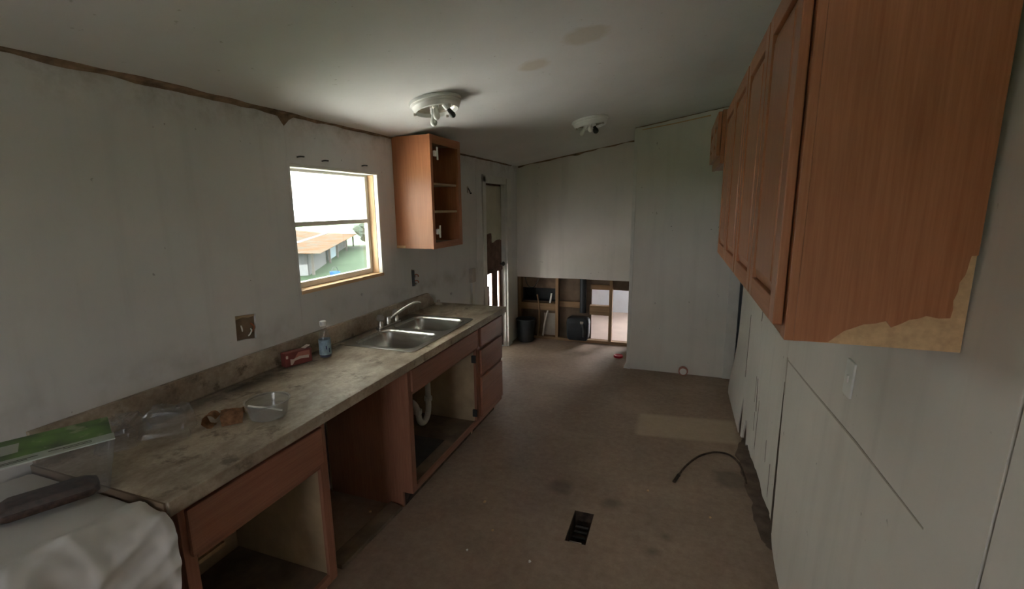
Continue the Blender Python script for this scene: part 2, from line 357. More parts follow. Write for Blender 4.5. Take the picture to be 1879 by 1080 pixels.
# dark joint strip along the ceiling
bm = bmesh.new(); rows = []
N = 150
for i in range(N + 1):
    y = 0.2 + (YE - 0.22 - 0.2) * i / N
    env = 0.35 + 0.65 * max(0, math.sin(PI * min(1, max(0, (y - 0.75) / 1.6)))) if y < 2.3 else 0.38
    a = (0.012 + 0.045 * (0.5 + 0.5 * noise.noise(Vector((y * 6, 1.3, 0))))) * env
    b = (0.006 + 0.022 * (0.5 + 0.5 * noise.noise(Vector((y * 11, 7.7, 0)))) ** 1.0) * (0.8 if y < 2.3 else 0.55)
    if abs(y - 2.035) < 0.045: b += 0.055 * (1 - abs(y - 2.035) / 0.045)
    rows.append([bm.verts.new((-2.0 + 0.0005, y, cz(-2.0) - b)), bm.verts.new((-2.0 + 0.004, y, cz(-2.0) - b)), bm.verts.new((-2.0 + 0.006, y, cz(-2.0) - 0.006)), bm.verts.new((-2.0 + a, y, cz(-2.0 + a) - 0.004)), bm.verts.new((-2.0 + a, y, cz(-2.0 + a) - 0.0005))])
for A, B in zip(rows, rows[1:]):
    for j in range(4): bm.faces.new((A[j], A[j + 1], B[j + 1], B[j]))
link('trim_1', bm, M['dirt'], label='ragged brown joint strip where left wall meets the ceiling', cat='trim', kind='structure')
# similar joints on end wall and closet
def joint(name, x0, x1, y, lab, drop=0.02):
    bm = bmesh.new(); rows = []; n_ = 60
    for i in range(n_ + 1):
        x = x0 + (x1 - x0) * i / n_; b = max(0.002, drop * (0.4 + 0.9 * noise.noise(Vector((x * 7, y, 3.1)))))
        rows.append([bm.verts.new((x, y - 0.0005, cz(x) - b)), bm.verts.new((x, y - 0.004, cz(x) - b)), bm.verts.new((x, y - 0.006, cz(x) - 0.004)), bm.verts.new((x, y - 0.014, cz(x) - 0.0005))])
    for A, B in zip(rows, rows[1:]):
        for j in range(3): bm.faces.new((A[j], A[j + 1], B[j + 1], B[j]))
    link(name, bm, M['dirt'], label=lab, cat='trim', kind='structure')
joint('trim_2', -1.98, -0.47, YE, 'brown joint strip along the top of the end wall', 0.03)
joint('trim_3', -0.466, 0.6, 4.99, 'thin brown joint strip along the top of the closet wall', 0.012)
# ---- end wall: board with its lower part cut away
we = plate('wall_end', [(-2.0, 0.832), (-1.62, 0.829), (-1.2, 0.834), (-0.8, 0.830), (-0.456, 0.831), (-0.456, cz(-0.456)), (-2.0, cz(-2.0))], [], 0.013, XZ(YE), M['wall'],
           label='white end wall whose lower board is cut away to the studs', cat='wall', kind='structure')
# far-side sheathing of the end wall
plate('wall_end_back', [(-2.0, 0.0), (-1.025, 0.0), (-1.025, 0.70), (-0.45, 0.69), (-0.45, cz(-0.45)), (-2.0, cz(-2.0))], [rect(-1.97, 0.50, -1.49, 0.675)], 0.012, XZ(5.905), M['sheet'],
      label='brown back sheathing seen behind the open studs', cat='wall', kind='structure')
def stud(x0, x1, z0, z1, y0=5.815, y1=5.902, mat='stud', name='stud'):
    return box(name, (x0, y0, z0), (x1, y1, z1), M[mat], we, bevel=0.002)
stud(-1.998, -1.955, 0.04, 2.2); stud(-1.485, -1.445, 0.04, 2.28); stud(-0.790, -0.752, 0.04, 2.4); stud(-0.50, -0.462, 0.04, 2.44)
stud(-1.955, -1.485, 0.395, 0.49, mat='stud_x', name='blocking'); stud(-1.035, -0.790, 0.375, 0.495, mat='stud_x', name='blocking'); stud(-1.445, -1.16, 0.44, 0.52, 5.87, 5.902, 'stud_x', 'blocking')
stud(-1.035, -0.790, 0.695, 0.76, 5.87, 5.902, 'stud_x', 'blocking')
stud(-2.0, -0.46, 0.0, 0.038, mat='stud_x', name='sole_plate')
# ---- closet block
wc = box('wall_closet', (-0.466, 4.99, 0), (1.6, 5.80, 2.30), None)
bpy.data.objects.remove(wc)
bm = bmesh.new()
plate_bm(bm, [(-0.466, 0), (0.588, 0), (0.588, cz(0.588)), (-0.466, cz(-0.466))], [], 0.012, XZ(4.99))
plate_bm(bm, [(0.70, 0), (1.6, 0), (1.6, cz(1.6)), (0.70, cz(0.70))], [], 0.012, XZ(4.99))
plate_bm(bm, [(5.002, 0), (5.9, 0), (5.9, cz(-0.466)), (5.002, cz(-0.466))], [], 0.012, lambda u, v, w: (-0.466 + w, u, v))
wc = link('wall_closet', bm, M['wall'], label='white closet wall projecting forward beside the open studs', cat='wall', kind='structure')
box('corner_strip', (-0.474, 4.982, 0.0), (-0.440, 4.99, 2.49), M['casing'], wc, bevel=0.003)
box('casing_strip', (0.487, 4.972, 0.0), (0.585, 4.99, 2.60), M['casing'], wc, bevel=0.003)
plate('torn_strip', [(-0.40, 2.475), (-0.1, 2.515), (0.22, 2.566), (0.22, 2.578), (-0.05, 2.532), (-0.40, 2.484)], [], 0.004, XZ(4.9855), M['particle'], wc)
# flared foot at the left corner of the closet
bm = bmesh.new(); rows = []
for i in range(9):
    t = i / 8; z = 0.16 * (1 - t); r = 0.032 * t ** 2.2 + 0.003
    rows.append([bm.verts.new((-0.466 - r + 0.0, 5.06, z)), bm.verts.new((-0.466 - r, 4.985, z)), bm.verts.new((-0.43, 4.982 - 0.3 * r, z))])
for A, B in zip(rows, rows[1:]):
    for j in range(2): bm.faces.new((A[j], A[j + 1], B[j + 1], B[j]))
link('corner_foot', bm, M['casing'], wc, smooth=True)
# ---- right wall: leaning boards, rotten bottom
def RW(off=0.0): return lambda u, v, w: (XR - 0.0286 * (1.4 - v) + off + w, u, v)
wr = plate('wall_right', rect(-2.7, 0.0, 4.60, 2.63), [], 0.05, lambda u, v, w: (0.615 + w, u, v), M['rot'], label='white right wall of leaning boards with a rotten ragged bottom edge', cat='wall', kind='structure')
def rag(pts, amp=0.008, n=5):
    out = []
    for (a, b), (c_, d) in zip(pts, pts[1:]):
        for i in range(n):
            t = i / n; out.append((a + (c_ - a) * t + (random.uniform(-amp, amp) if i else 0), b + (d - b) * t + (random.uniform(-amp, amp) if i else 0)))
    out.append(pts[-1]); return out
TZ = 2.655
panels = [
    [(-2.7, 0), (0.978, 0), (0.978, TZ), (-2.7, TZ)],
    [(0.988, 0)] + rag([(2.12, 0.0), (2.28, 0.02), (2.38, 0.05), (2.452, 0.115)], 0.006, 3) + [(2.524, 0.55), (2.60, 1.0), (2.60, TZ), (0.988, TZ)],
    rag([(2.466, 0.12), (2.52, 0.15), (2.72, 0.115), (2.85, 0.135), (3.06, 0.12)], 0.007, 5) + [(3.18, 0.40), (3.40, 0.98), (3.40, TZ), (2.603, TZ), (2.603, 1.0), (2.535, 0.55)],
    rag([(3.066, 0.12), (3.25, 0.10), (3.38, 0.10), (3.44, 0.06), (3.50, 0.22), (3.56, 0.20), (3.60, 0.04), (3.70, 0.0)], 0.007, 4) + [(3.765, 0.42), (3.87, 0.98), (3.87, TZ), (3.404, TZ), (3.404, 0.98), (3.186, 0.40)],
]
for i, p in enumerate(panels):
    plate('wall_panel', p, [], 0.010, RW(), M['wall'], wr)
# far board bulges towards the room at its foot
bm = bmesh.new(); rows = []
for i in range(15):
    z = TZ * (i / 14) ** 1.4; bul = 0.045 * math.exp(-((z - 0.05) / 0.28) ** 2)
    x = 0.567 - bul - 0.012 * max(0, 1 - z)
    y0_ = 3.704 + (0.06 + 0.11 * min(1, z) if z > 0.02 else 0.06)
    rows.append([bm.verts.new((x + 0.008, y0_ , z)), bm.verts.new((x, y0_, z)), bm.verts.new((x, 4.60, z)), bm.verts.new((x + 0.06 + bul, 4.62, z))])
for A, B in zip(rows, rows[1:]):
    for j in range(3): bm.faces.new((A[j], A[j + 1], B[j + 1], B[j]))
link('wall_panel', bm, M['wall'], wr, smooth=True)
sil = rag([(0.545, 2.40), (0.51, 2.47), (0.488, 2.62), (0.497, 2.82), (0.470, 3.0), (0.475, 3.22), (0.462, 3.42), (0.50, 3.58), (0.55, 3.66)], 0.012, 4)
plate('rotted_sill', sil + [(0.60, 3.66), (0.60, 2.40)], [], 0.006, XY(0.0004), M['sill'], wr)
# mark left by the removed counter and small gouges
plate('counter_mark', [(1.18, 1.030), (1.6, 1.018), (2.1, 0.992), (2.58, 0.972), (2.585, 0.978), (2.1, 1.000), (1.6, 1.026), (1.18, 1.034)], [], 0.0015, RW(-0.0016), M['beige'], wr)
plate('counter_mark', [(2.545, 0.80), (2.556, 0.80), (2.60, 0.985), (2.575, 0.985)], [], 0.0015, RW(-0.0016), M['beige'], wr)
for pts in ([(2.425, 0.10), (2.468, 0.10), (2.54, 0.52), (2.580, 0.86), (2.571, 0.86), (2.508, 0.52)], [(3.205, 0.42), (3.22, 0.42), (3.285, 0.62), (3.277, 0.62)], [(3.775, 0.45), (3.79, 0.45), (3.865, 0.92), (3.858, 0.92)], [(3.40, 0.98), (3.41, 0.98), (3.412, 1.30), (3.406, 1.30)]):
    plate('open_joint', pts, [], 0.0012, RW(-0.0013), M['rot'], wr)
for y_, z0, z1 in ((3.12, 0.20, 0.52), (2.78, 0.30, 0.42), (2.62, 0.18, 0.36), (3.3, 0.45, 0.62), (3.22, 0.28, 0.40)):
    plate('gouge', [(y_ - 0.004, z0), (y_ + 0.004, z0 + 0.02), (y_ + 0.03, z1), (y_ + 0.026, z1)], [], 0.0012, RW(-0.0013), M['rot'], wr)
# ---- unseen shell that keeps the daylight out
def hwall(name, lo, hi, lab, m='wall'): return box(name, lo, hi, M[m], label=lab, cat='wall', kind='structure')
box('rear_sun_shield', (-3.0, -4.2, 2.25), (2.0, -2.76, 2.33), M['alu'], label='added roof slab shielding the rear window from direct sun', cat='roof', kind='structure')  # unseen slab, added only to stop direct sun at the rear window
hwall('wall_hall', (1.6, -2.7, -0.03), (1.66, 8.7, 2.85), 'outer wall behind the right-hand partition')
plate('wall_rear', [(-2.1, -0.03), (1.6, -0.03), (1.6, cz(1.6)), (-2.1, cz(-2.1))], [rect(-0.95, 0.9, -0.1, 1.72)], 0.05, XZ(-2.70), M['wall'], label='rear wall with a wide window behind the viewer', cat='wall', kind='structure')
plate('wall_far', [(-2.1, -0.03), (-0.25, -0.03), (-0.25, 2.2), (0.60, 2.2), (0.60, -0.03), (1.6, -0.03), (1.6, cz(1.6)), (-2.1, cz(-2.1))], [], 0.05, XZ(7.70), M['coolwall'], label='cool white wall of the far room with an open doorway', cat='wall', kind='structure')
plate('wall_far_left', rect(5.92, 0.0, 7.695, cz(-2.0) - 0.005), [], 0.012, YZ(-2.012), M['coolwall'], label='cool white side wall of the far room', cat='wall', kind='structure')
plate('wall_far_partition', [(-0.45, 0.0), (1.6, 0.0), (1.6, cz(1.6)), (-0.45, cz(-0.45))], [], 0.02, XZ(5.93), M['coolwall'], label='far room side of the closet partition', cat='wall', kind='structure')

# ================================================================ WINDOW
w1 = empty('window_1', (-2.06, 2.44, 1.268), 'sash window with bare wood jamb above the sink counter', 'window', kind='structure')
def wb(name, lo, hi, m, bev=0.002): return box(name, lo, hi, M[m], w1, bevel=bev)
wb('jamb', (-2.106, 2.815, 1.29), (-2.028, 2.835, 1.97), 'raw'); wb('jamb', (-2.106, 2.045, 1.29), (-2.028, 2.055, 1.97), 'raw')
wb('corner_bead', (-2.028, 2.818, 1.29), (-1.998, 2.8345, 1.985), 'white'); wb('sill', (-2.106, 2.046, 1.268), (-1.996, 2.834, 1.290), 'raw_y')
wb('head_jamb', (-2.106, 2.046, 1.972), (-1.999, 2.834, 1.989), 'alu')
fx0, fx1 = -2.104, -2.076
wb('frame_stile', (fx0, 2.056, 1.292), (fx1, 2.082, 1.970), 'alu'); wb('frame_stile', (fx0, 2.786, 1.292), (fx1, 2.814, 1.970), 'alu')
wb('frame_rail', (fx0, 2.082, 1.956), (fx1, 2.786, 1.970), 'alu'); wb('frame_rail', (fx0, 2.082, 1.292), (fx1 + 0.012, 2.786, 1.325), 'alu')
wb('meeting_rail', (fx0, 2.082, 1.645), (fx1 + 0.008, 2.786, 1.672), 'alu'); 
wb('pane', (-2.095, 2.080, 1.670), (-2.092, 2.788, 1.958), 'glass', 0); wb('pane', (-2.090, 2.080, 1.324), (-2.087, 2.788, 1.647), 'glass', 0)

# ================================================================ SIDE DOOR
dcase = empty('trim_4', (-2.0, 5.05, 0), 'white door casing beside the end wall corner', 'trim', kind='structure')
box('casing', (-2.0, 4.655, 0), (-1.985, 4.738, 2.07), M['casing'], dcase, bevel=0.003)
box('casing', (-2.0, 5.362, 0), (-1.972, 5.50, 2.07), M['casing'], dcase, bevel=0.003)
box('casing', (-2.0, 4.655, 2.002), (-1.985, 5.50, 2.085), M['casing'], dcase, bevel=0.003)
box('jamb', (-2.1, 5.345, 0), (-2.0, 5.361, 2.0), M['casing'], dcase); box('jamb', (-2.1, 4.739, 0), (-2.0, 4.752, 2.0), M['casing'], dcase)
d1 = empty('door_1', (-2.07, 5.05, 0), 'broken side door with cream top, torn brown middle and daylight gaps', 'door', kind='structure')
def db(name, y0, y1, z0, z1, m, x0=-2.085, x1=-2.05): return box(name, (x0, y0, z0), (x1, y1, z1), M[m], d1)
db('upper_panel', 4.752, 5.345, 1.02, 1.999, 'doorbrown')
plate('door_skin', rag([(4.757, 1.44), (5.02, 1.445)], 0.004, 4)[:-1] + rag([(5.02, 1.445), (5.035, 1.335), (5.2, 1.36), (5.335, 1.35)], 0.006, 4) + [(5.335, 1.982), (4.757, 1.982)], [], 0.004, YZ(-2.0498), M['doorcream'], d1)
db('ledge_rail', 4.756, 5.340, 0.985, 1.03, 'doorbrown', -2.075, -2.035)
db('board', 5.03, 5.205, 0.02, 0.99, 'doorbrown', -2.062, -2.052); db('board', 5.262, 5.345, 0.02, 0.99, 'doorbrown', -2.062, -2.052)
db('board', 4.752, 4.945, 0.02, 0.84, 'doorbrown', -2.062, -2.052); db('board', 4.752, 4.85, 0.84, 0.99, 'doorbrown', -2.062, -2.052); db('cross_piece', 4.752, 5.345, 0.47, 0.50, 'doorbrown', -2.075, -2.063); db('bottom_rail', 4.752, 5.345, 0.005, 0.10, 'doorbrown', -2.075, -2.063)
lathe('knob', [(0, 0), (0.012, 0), (0.012, 0.022), (0.026, 0.03), (0.028, 0.045), (0.018, 0.056), (0, 0.058)], (-2.05, 5.30, 1.06), M['dark'], d1, 16, Matrix.Rotation(PI / 2, 4, 'Y'))

# ================================================================ COUNTERTOP
ct = empty('countertop', (-1.67, 2.2, 0.88), 'long stained beige laminate countertop along the left wall', 'countertop')
SX0, SX1, SY0, SY1 = -1.955, -1.415, 2.245, 3.105
plate('worktop', rect(-1.999, 0.80, -1.354, 3.60), [rect(SX0 + 0.02, SY0 + 0.02, SX1 - 0.02, SY1 - 0.02)], 0.037, XY(0.883), M['laminate'], ct, bevel=0.003)
box('front_edge', (-1.354, 0.802, 0.874), (-1.345, 3.598, 0.922), M['laminate'], ct, bevel=0.003)
plate('backsplash', [(0.802, 0.921), (3.52, 0.921), (3.49, 0.975), (3.42, 1.035), (0.802, 1.035)], [], 0.021, YZ(-1.999), M['laminate'], ct, bevel=0.003)
box('bare_end_edge', (-1.995, 0.794, 0.884), (-1.356, 0.80, 0.919), M['sheet'], ct)
# ---- sink
sk = empty('kitchen_sink', (-1.685, 2.675, 0.77), 'double-bowl stainless steel sink set in the countertop', 'sink')
B1 = (-1.885, 2.285, -1.455, 2.645); B2 = (-1.885, 2.705, -1.455, 3.065)
bm = bmesh.new(); plate_bm(bm, rrect(SX0, SY0, SX1, SY1, 0.035), [rrect(*B1, 0.07), rrect(*B2, 0.07)], 0.005, XY(0.9203)); link('rim', bm, M['steel'], sk, bevel=0.0018)
for B in (B1, B2):
    bm = bmesh.new(); rings = []
    for ins, z in ((-0.003, 0.9255), (0.004, 0.921), (0.010, 0.905), (0.016, 0.83), (0.028, 0.785), (0.055, 0.766), (0.12, 0.762)):
        rr = rrect(B[0] + ins, B[1] + ins, B[2] - ins, B[3] - ins, max(0.03, 0.07 - ins * 0.3), 6); rings.append([bm.verts.new((x, y, z)) for x, y in rr])
    for A, C_ in zip(rings, rings[1:]):
        for i in range(len(A)): bm.faces.new((A[i], A[(i + 1) % len(A)], C_[(i + 1) % len(A)], C_[i]))
    bm.faces.new(rings[-1]); b_ = link('bowl', bm, M['steel'], sk, smooth=True)
    lathe('drain', [(0, 0.001), (0.02, 0.001), (0.03, 0.003), (0.042, 0.004), (0.045, 0.0)], ((B[0] + B[2]) / 2, (B[1] + B[3]) / 2, 0.7625), M['dark'], b_, 18)
# ---- faucet
fc = empty('faucet', (-1.925, 2.74, 0.925), 'worn chrome faucet with long low spout behind the sink', 'faucet')
M['chrome'] = simple('dull_chrome', (0.62, 0.60, 0.56), 0.25, 0.85, var=0.12)
plate('deck_plate', rrect(-1.95, 2.62, -1.90, 2.88, 0.02), [], 0.012, XY(0.9255), M['chrome'], fc, bevel=0.003)
lathe('body', [(0, 0), (0.024, 0), (0.022, 0.03), (0.018, 0.05), (0.0, 0.056)], (-1.925, 2.745, 0.937), M['chrome'], fc, 16)
for y_ in (2.655, 2.845):
    hd = lathe('valve', [(0, 0), (0.02, 0), (0.018, 0.025), (0.012, 0.04), (0, 0.042)], (-1.925, y_, 0.937), M['chrome'], fc, 14)
    lathe('handle', [(0, 0), (0.024, 0.002), (0.027, 0.018), (0.022, 0.04), (0, 0.045)], (-1.925, y_, 0.978), M['frost'], hd, 10)
tube('spout', [(-1.925, 2.745, 0.955), (-1.90, 2.765, 0.985), (-1.86, 2.80, 1.02), (-1.80, 2.855, 1.063), (-1.765, 2.885, 1.074), (-1.745, 2.90, 1.066)], 0.010, M['chrome'], fc, 10, lambda t: 0.013 - 0.004 * t)

# ================================================================ BASE CABINETS
FX = -1.386
def side(name, y, parent, m, t=0.016):
    return plate(name, [(-1.975, 0.0), (-1.455, 0.0), (-1.455, 0.10), (FX - 0.019, 0.10), (FX - 0.019, 0.872), (-1.975, 0.872)], [], t, lambda u, v, w: (u, y + w, v), M[m], parent)
def fbox(name, y0, y1, z0, z1, m, parent, x0=FX - 0.019, x1=FX, bev=0.002): return box(name, (x0, y0, z0), (x1, y1, z1), M[m], parent, bevel=bev)
# near one
c1 = empty('base_cabinet', (-1.68, 1.155, 0), 'doorless base cabinet at the near end of the counter', 'cabinet')
side('side_panel', 0.845, c1, 'red'); side('side_panel', 1.455, c1, 'inner')
box('bottom_panel', (-1.97, 0.861, 0.10), (FX - 0.019, 1.455, 0.115), M['inner_dirty'], c1); box('back_panel', (-1.985, 0.845, 0.0), (-1.976, 1.471, 0.872), M['inner'], c1)
box('shelf', (-1.97, 0.862, 0.385), (-1.70, 1.20, 0.402), M['particle'], c1)
fbox('stile', 0.845, 0.885, 0.10, 0.872, 'red', c1); fbox('stile', 1.428, 1.472, 0.10, 0.872, 'red', c1); fbox('rail', 0.885, 1.428, 0.835, 0.872, 'red_y', c1); fbox('rail', 0.885, 1.428, 0.66, 0.70, 'red_y', c1); fbox('rail', 0.885, 1.428, 0.10, 0.14, 'red_y', c1)
fbox('drawer_front', 0.862, 1.440, 0.685, 0.848, 'red_y', c1, FX, FX + 0.018, 0.006)
box('toe_kick', (-1.465, 0.861, 0.0), (-1.455, 1.455, 0.098), M['rot'], c1)
# sink base
c2 = empty('sink_base_cabinet', (-1.68, 2.605, 0), 'doorless red-brown cabinet under the sink with its pipes showing', 'cabinet')
side('side_panel', 2.12, c2, 'red'); side('side_panel', 3.072, c2, 'inner')
box('bottom_panel', (-1.97, 2.136, 0.10), (FX - 0.019, 3.072, 0.115), M['inner_dirty'], c2); box('back_panel', (-1.985, 2.12, 0.0), (-1.976, 3.088, 0.872), M['inner'], c2)
fbox('stile', 2.12, 2.165, 0.10, 0.872, 'red', c2); fbox('stile', 3.045, 3.088, 0.10, 0.872, 'red', c2); fbox('rail', 2.165, 3.045, 0.70, 0.872, 'red_y', c2); fbox('rail', 2.165, 3.045, 0.10, 0.135, 'red_y', c2)
fbox('false_front', 2.15, 3.06, 0.722, 0.852, 'red_y', c2, FX, FX + 0.014, 0.005)
box('toe_kick', (-1.465, 2.136, 0.0), (-1.455, 3.072, 0.098), M['rot'], c2)
for z in (0.63, 0.20):
    hg = box('hinge', (FX - 0.030, 3.028, z - 0.028), (FX + 0.004, 3.046, z + 0.028), M['dark'], c2, bevel=0.004)
# drawer base
c3 = empty('drawer_base_cabinet', (-1.68, 3.33, 0), 'red-brown three-drawer base cabinet at the far end of the counter', 'cabinet')
side('side_panel', 3.09, c3, 'red'); side('side_panel', 3.555, c3, 'red'); box('back_panel', (-1.985, 3.09, 0.0), (-1.976, 3.571, 0.872), M['inner'], c3)
fbox('stile', 3.09, 3.125, 0.10, 0.872, 'red', c3); fbox('stile', 3.536, 3.571, 0.10, 0.872, 'red', c3)
for z0, z1 in ((0.10, 0.155), (0.455, 0.49), (0.675, 0.71), (0.845, 0.872)): fbox('rail', 3.125, 3.536, z0, z1, 'red_y', c3)
for z0, z1 in ((0.705, 0.852), (0.485, 0.680), (0.145, 0.460)):
    dw = fbox('drawer', 3.112, 3.552, z0, z1, 'red_y', c3, FX, FX + 0.019, 0.006)
    box('drawer_box', (-1.90, 3.14, z0 + 0.02), (FX - 0.001, 3.52, z1 - 0.02), M['inner'], dw)
box('toe_kick', (-1.465, 3.106, 0.0), (-1.455, 3.555, 0.098), M['rot'], c3)
# pipes under the sink
pt = empty('drain_trap', (-1.70, 2.79, 0.19), 'white plastic drain trap hanging under the sink', 'pipe')
tube('tail_pipe', [(-1.70, 2.865, 0.755), (-1.70, 2.866, 0.60), (-1.70, 2.867, 0.46), (-1.70, 2.866, 0.34)], 0.021, M['pvc'], pt, 12, curve=3)
tube('trap_bend', [(-1.70, 2.866, 0.36), (-1.70, 2.862, 0.27), (-1.70, 2.835, 0.215), (-1.70, 2.785, 0.195), (-1.70, 2.738, 0.225), (-1.70, 2.715, 0.30), (-1.715, 2.708, 0.355), (-1.76, 2.705, 0.385), (-1.85, 2.705, 0.39), (-1.974, 2.705, 0.39)], 0.022, M['pvc'], pt, 12)
for p in ((-1.70, 2.866, 0.335), (-1.70, 2.715, 0.295)): lathe('slip_nut', [(0.022, 0), (0.03, 0), (0.03, 0.03), (0.022, 0.03)], p, M['pvc'], pt, 8)
tube('drain_arm', [(-1.70, 2.866, 0.56), (-1.70, 2.80, 0.575), (-1.70, 2.6, 0.60), (-1.68, 2.465, 0.66), (-1.67, 2.465, 0.76)], 0.019, M['pvc'], pt, 10)
# loose rags / rubble under the sink
bm = bmesh.new()
g = [[bm.verts.new((-1.86 + 0.36 * i / 14, 2.28 + 0.45 * j / 16, 0.1155 + 0.05 * max(0, 1 - ((i - 7) / 7) ** 2) * max(0, 1 - ((j - 8) / 8) ** 2) * (0.5 + abs(noise.noise(Vector((i * 0.4, j * 0.35, 2))))))) for j in range(17)] for i in range(15)]
for i in range(14):
    for j in range(16): bm.faces.new((g[i][j], g[i + 1][j], g[i + 1][j + 1], g[i][j + 1]))
link('dark_rag', bm, simple('dark_grey_rag', (0.055, 0.048, 0.045), 0.9, var=0.3), smooth='all', label='dark rag lying on the floor of the sink cabinet', cat='rag')
# strip of wood on the floor of the empty appliance bay
plate('floor_board', [(-1.575, 1.60), (-1.475, 1.60), (-1.452, 2.10), (-1.545, 2.12)], [], 0.022, XY(0.0005), M['inner_dirty'], bevel=0.003, label='dirty loose board on the floor of the empty appliance bay', cat='board')

# ================================================================ LEFT WALL CABINET
c4 = empty('wall_cabinet', (-1.84, 3.26, 1.447), 'small doorless oak wall cabinet with two shelves beside the window', 'cabinet')
box('side_panel', (-1.999, 3.02, 1.447), (-1.704, 3.034, 2.252), M['oak'], c4, bevel=0.0015); box('side_panel', (-1.999, 3.488, 1.447), (-1.704, 3.502, 2.250), M['oak'], c4)
box('bottom_panel', (-1.995, 3.034, 1.465), (-1.704, 3.488, 1.480), M['inner'], c4); box('top_panel', (-1.995, 3.034, 2.215), (-1.704, 3.488, 2.23), M['inner'], c4); box('back_panel', (-1.998, 3.034, 1.48), (-1.990, 3.488, 2.215), M['inner'], c4)
for z in (1.925, 1.722): box('shelf', (-1.989, 3.0345, z - 0.016), (-1.715, 3.4875, z), M['inner'], c4)
def f4(name, y0, y1, z0, z1, m): return box(name, (-1.704, y0, z0), (-1.685, y1, z1), M[m], c4, bevel=0.002)
f4('stile', 3.018, 3.052, 1.445, 2.255, 'oak'); f4('stile', 3.452, 3.504, 1.445, 2.255, 'oak'); f4('rail', 3.052, 3.452, 2.195, 2.255, 'oak_y'); f4('rail', 3.052, 3.452, 1.445, 1.492, 'oak_y')
box('hanging_cleat', (-1.999, 3.016, 1.450), (-1.925, 3.02, 1.468), M['particle'], c4)
for z in (2.125, 1.572):
    hg = box('hinge', (-1.6855, 3.056, z - 0.020), (-1.664, 3.100, z + 0.020), M['white'], c4, bevel=0.006)
    box('hinge_arm', (-1.664, 3.068, z - 0.045), (-1.657, 3.088, z + 0.045), M['white'], hg, bevel=0.003)

# ================================================================ RIGHT WALL CABINETS
c5 = empty('wall_cabinet', (0.39, 2.09, 1.446), 'long oak wall cabinet with panel doors and a torn end veneer', 'cabinet')
Y0, Y1, Z0, Z1, CF = 1.174, 3.01, 1.446, 2.275, 0.237
box('end_panel', (CF + 0.019, Y0 + 0.0035, Z0 - 0.002), (0.558, Y0 + 0.016, Z1), M['particle'], c5)
VE = [(0.323, 1.4465), (0.350, 1.474), (0.366, 1.482), (0.385, 1.492), (0.404, 1.495), (0.424, 1.502), (0.434, 1.489), (0.450, 1.498), (0.464, 1.508), (0.478, 1.511), (0.491, 1.518), (0.512, 1.514), (0.531, 1.516), (0.533, 1.535), (0.531, 1.552), (0.536, 1.572), (0.536, 1.59), (0.543, 1.605), (0.545, 1.617), (0.546, 1.63), (0.548, 1.644), (0.5585, 1.645)]
plate('end_veneer', [(CF + 0.019, Z0 - 0.002)] + VE + [(0.5585, Z1), (CF + 0.019, Z1)], [], 0.0033, XZ(Y0), M['oak'], c5)
box('end_panel', (CF + 0.019, Y1 - 0.016, Z0), (0.556, Y1, Z1), M['oak'], c5); box('bottom_panel', (CF + 0.019, Y0 + 0.016, Z0 + 0.015), (0.552, Y1 - 0.016, Z0 + 0.028), M['oak_y'], c5)
box('top_panel', (CF + 0.019, Y0 + 0.016, Z1 - 0.015), (0.552, Y1 - 0.016, Z1), M['inner'], c5); box('back_panel', (0.546, Y0 + 0.016, Z0 + 0.028), (0.552, Y1 - 0.016, Z1 - 0.015), M['inner'], c5)
def f5(name, y0, y1, z0, z1, m, par=c5, x=CF): return box(name, (x, y0, z0), (x + 0.019, y1, z1), M[m], par, bevel=0.0015)
f5('stile', Y0, Y0 + 0.045, Z0 - 0.002, Z1, 'oak'); f5('stile', Y1 - 0.045, Y1, Z0, Z1, 'oak'); f5('rail', Y0 + 0.045, Y1 - 0.045, Z0, Z0 + 0.045, 'oak_y'); f5('rail', Y0 + 0.045, Y1 - 0.045, Z1 - 0.045, Z1, 'oak_y'); f5('stile', 2.05, 2.095, Z0 + 0.045, Z1 - 0.045, 'oak')
def panel_door(parent, y0, y1, z0, z1, x):
    """frame-and-raised-panel door, face towards -x"""
    d = empty('door', (x, (y0 + y1) / 2, z0)); d.parent = parent; d.location = ORG[d.name] - ORG[parent.name]
    s = 0.058; t = 0.020
    box('door_stile', (x - t, y0, z0), (x, y0 + s, z1), M['oak'], d, bevel=0.003); box('door_stile', (x - t, y1 - s, z0), (x, y1, z1), M['oak'], d, bevel=0.003)
    box('door_rail', (x - t, y0 + s, z0), (x, y1 - s, z0 + s), M['oak_y'], d, bevel=0.003); box('door_rail', (x - t, y0 + s, z1 - s), (x, y1 - s, z1), M['oak_y'], d, bevel=0.003)
    a0, a1, b0, b1 = y0 + s - 0.004, y1 - s + 0.004, z0 + s - 0.004, z1 - s + 0.004; bm = bmesh.new(); rings = []
    for ins, xx in ((0, x - 0.006), (0.004, x - 0.008), (0.034, x - 0.017), (0.036, x - 0.0185)):
        rings.append([bm.verts.new((xx, u, v)) for u, v in ((a0 + ins, b0 + ins), (a1 - ins, b0 + ins), (a1 - ins, b1 - ins), (a0 + ins, b1 - ins))])
    for A, B in zip(rings, rings[1:]):
        for i in range(4): bm.faces.new((A[i], A[(i + 1) % 4], B[(i + 1) % 4], B[i]))
    bm.faces.new(rings[-1]); bm.faces.new([bm.verts.new((x - 0.002, u, v)) for u, v in ((a0, b0), (a1, b0), (a1, b1), (a0, b1))])
    link('raised_panel', bm, M['oak'], d)
for y0, y1 in ((1.192, 1.615), (1.628, 2.06), (2.085, 2.53), (2.543, 2.985)): panel_door(c5, y0, y1, Z0 + 0.028, Z1 - 0.012, CF - 0.003)
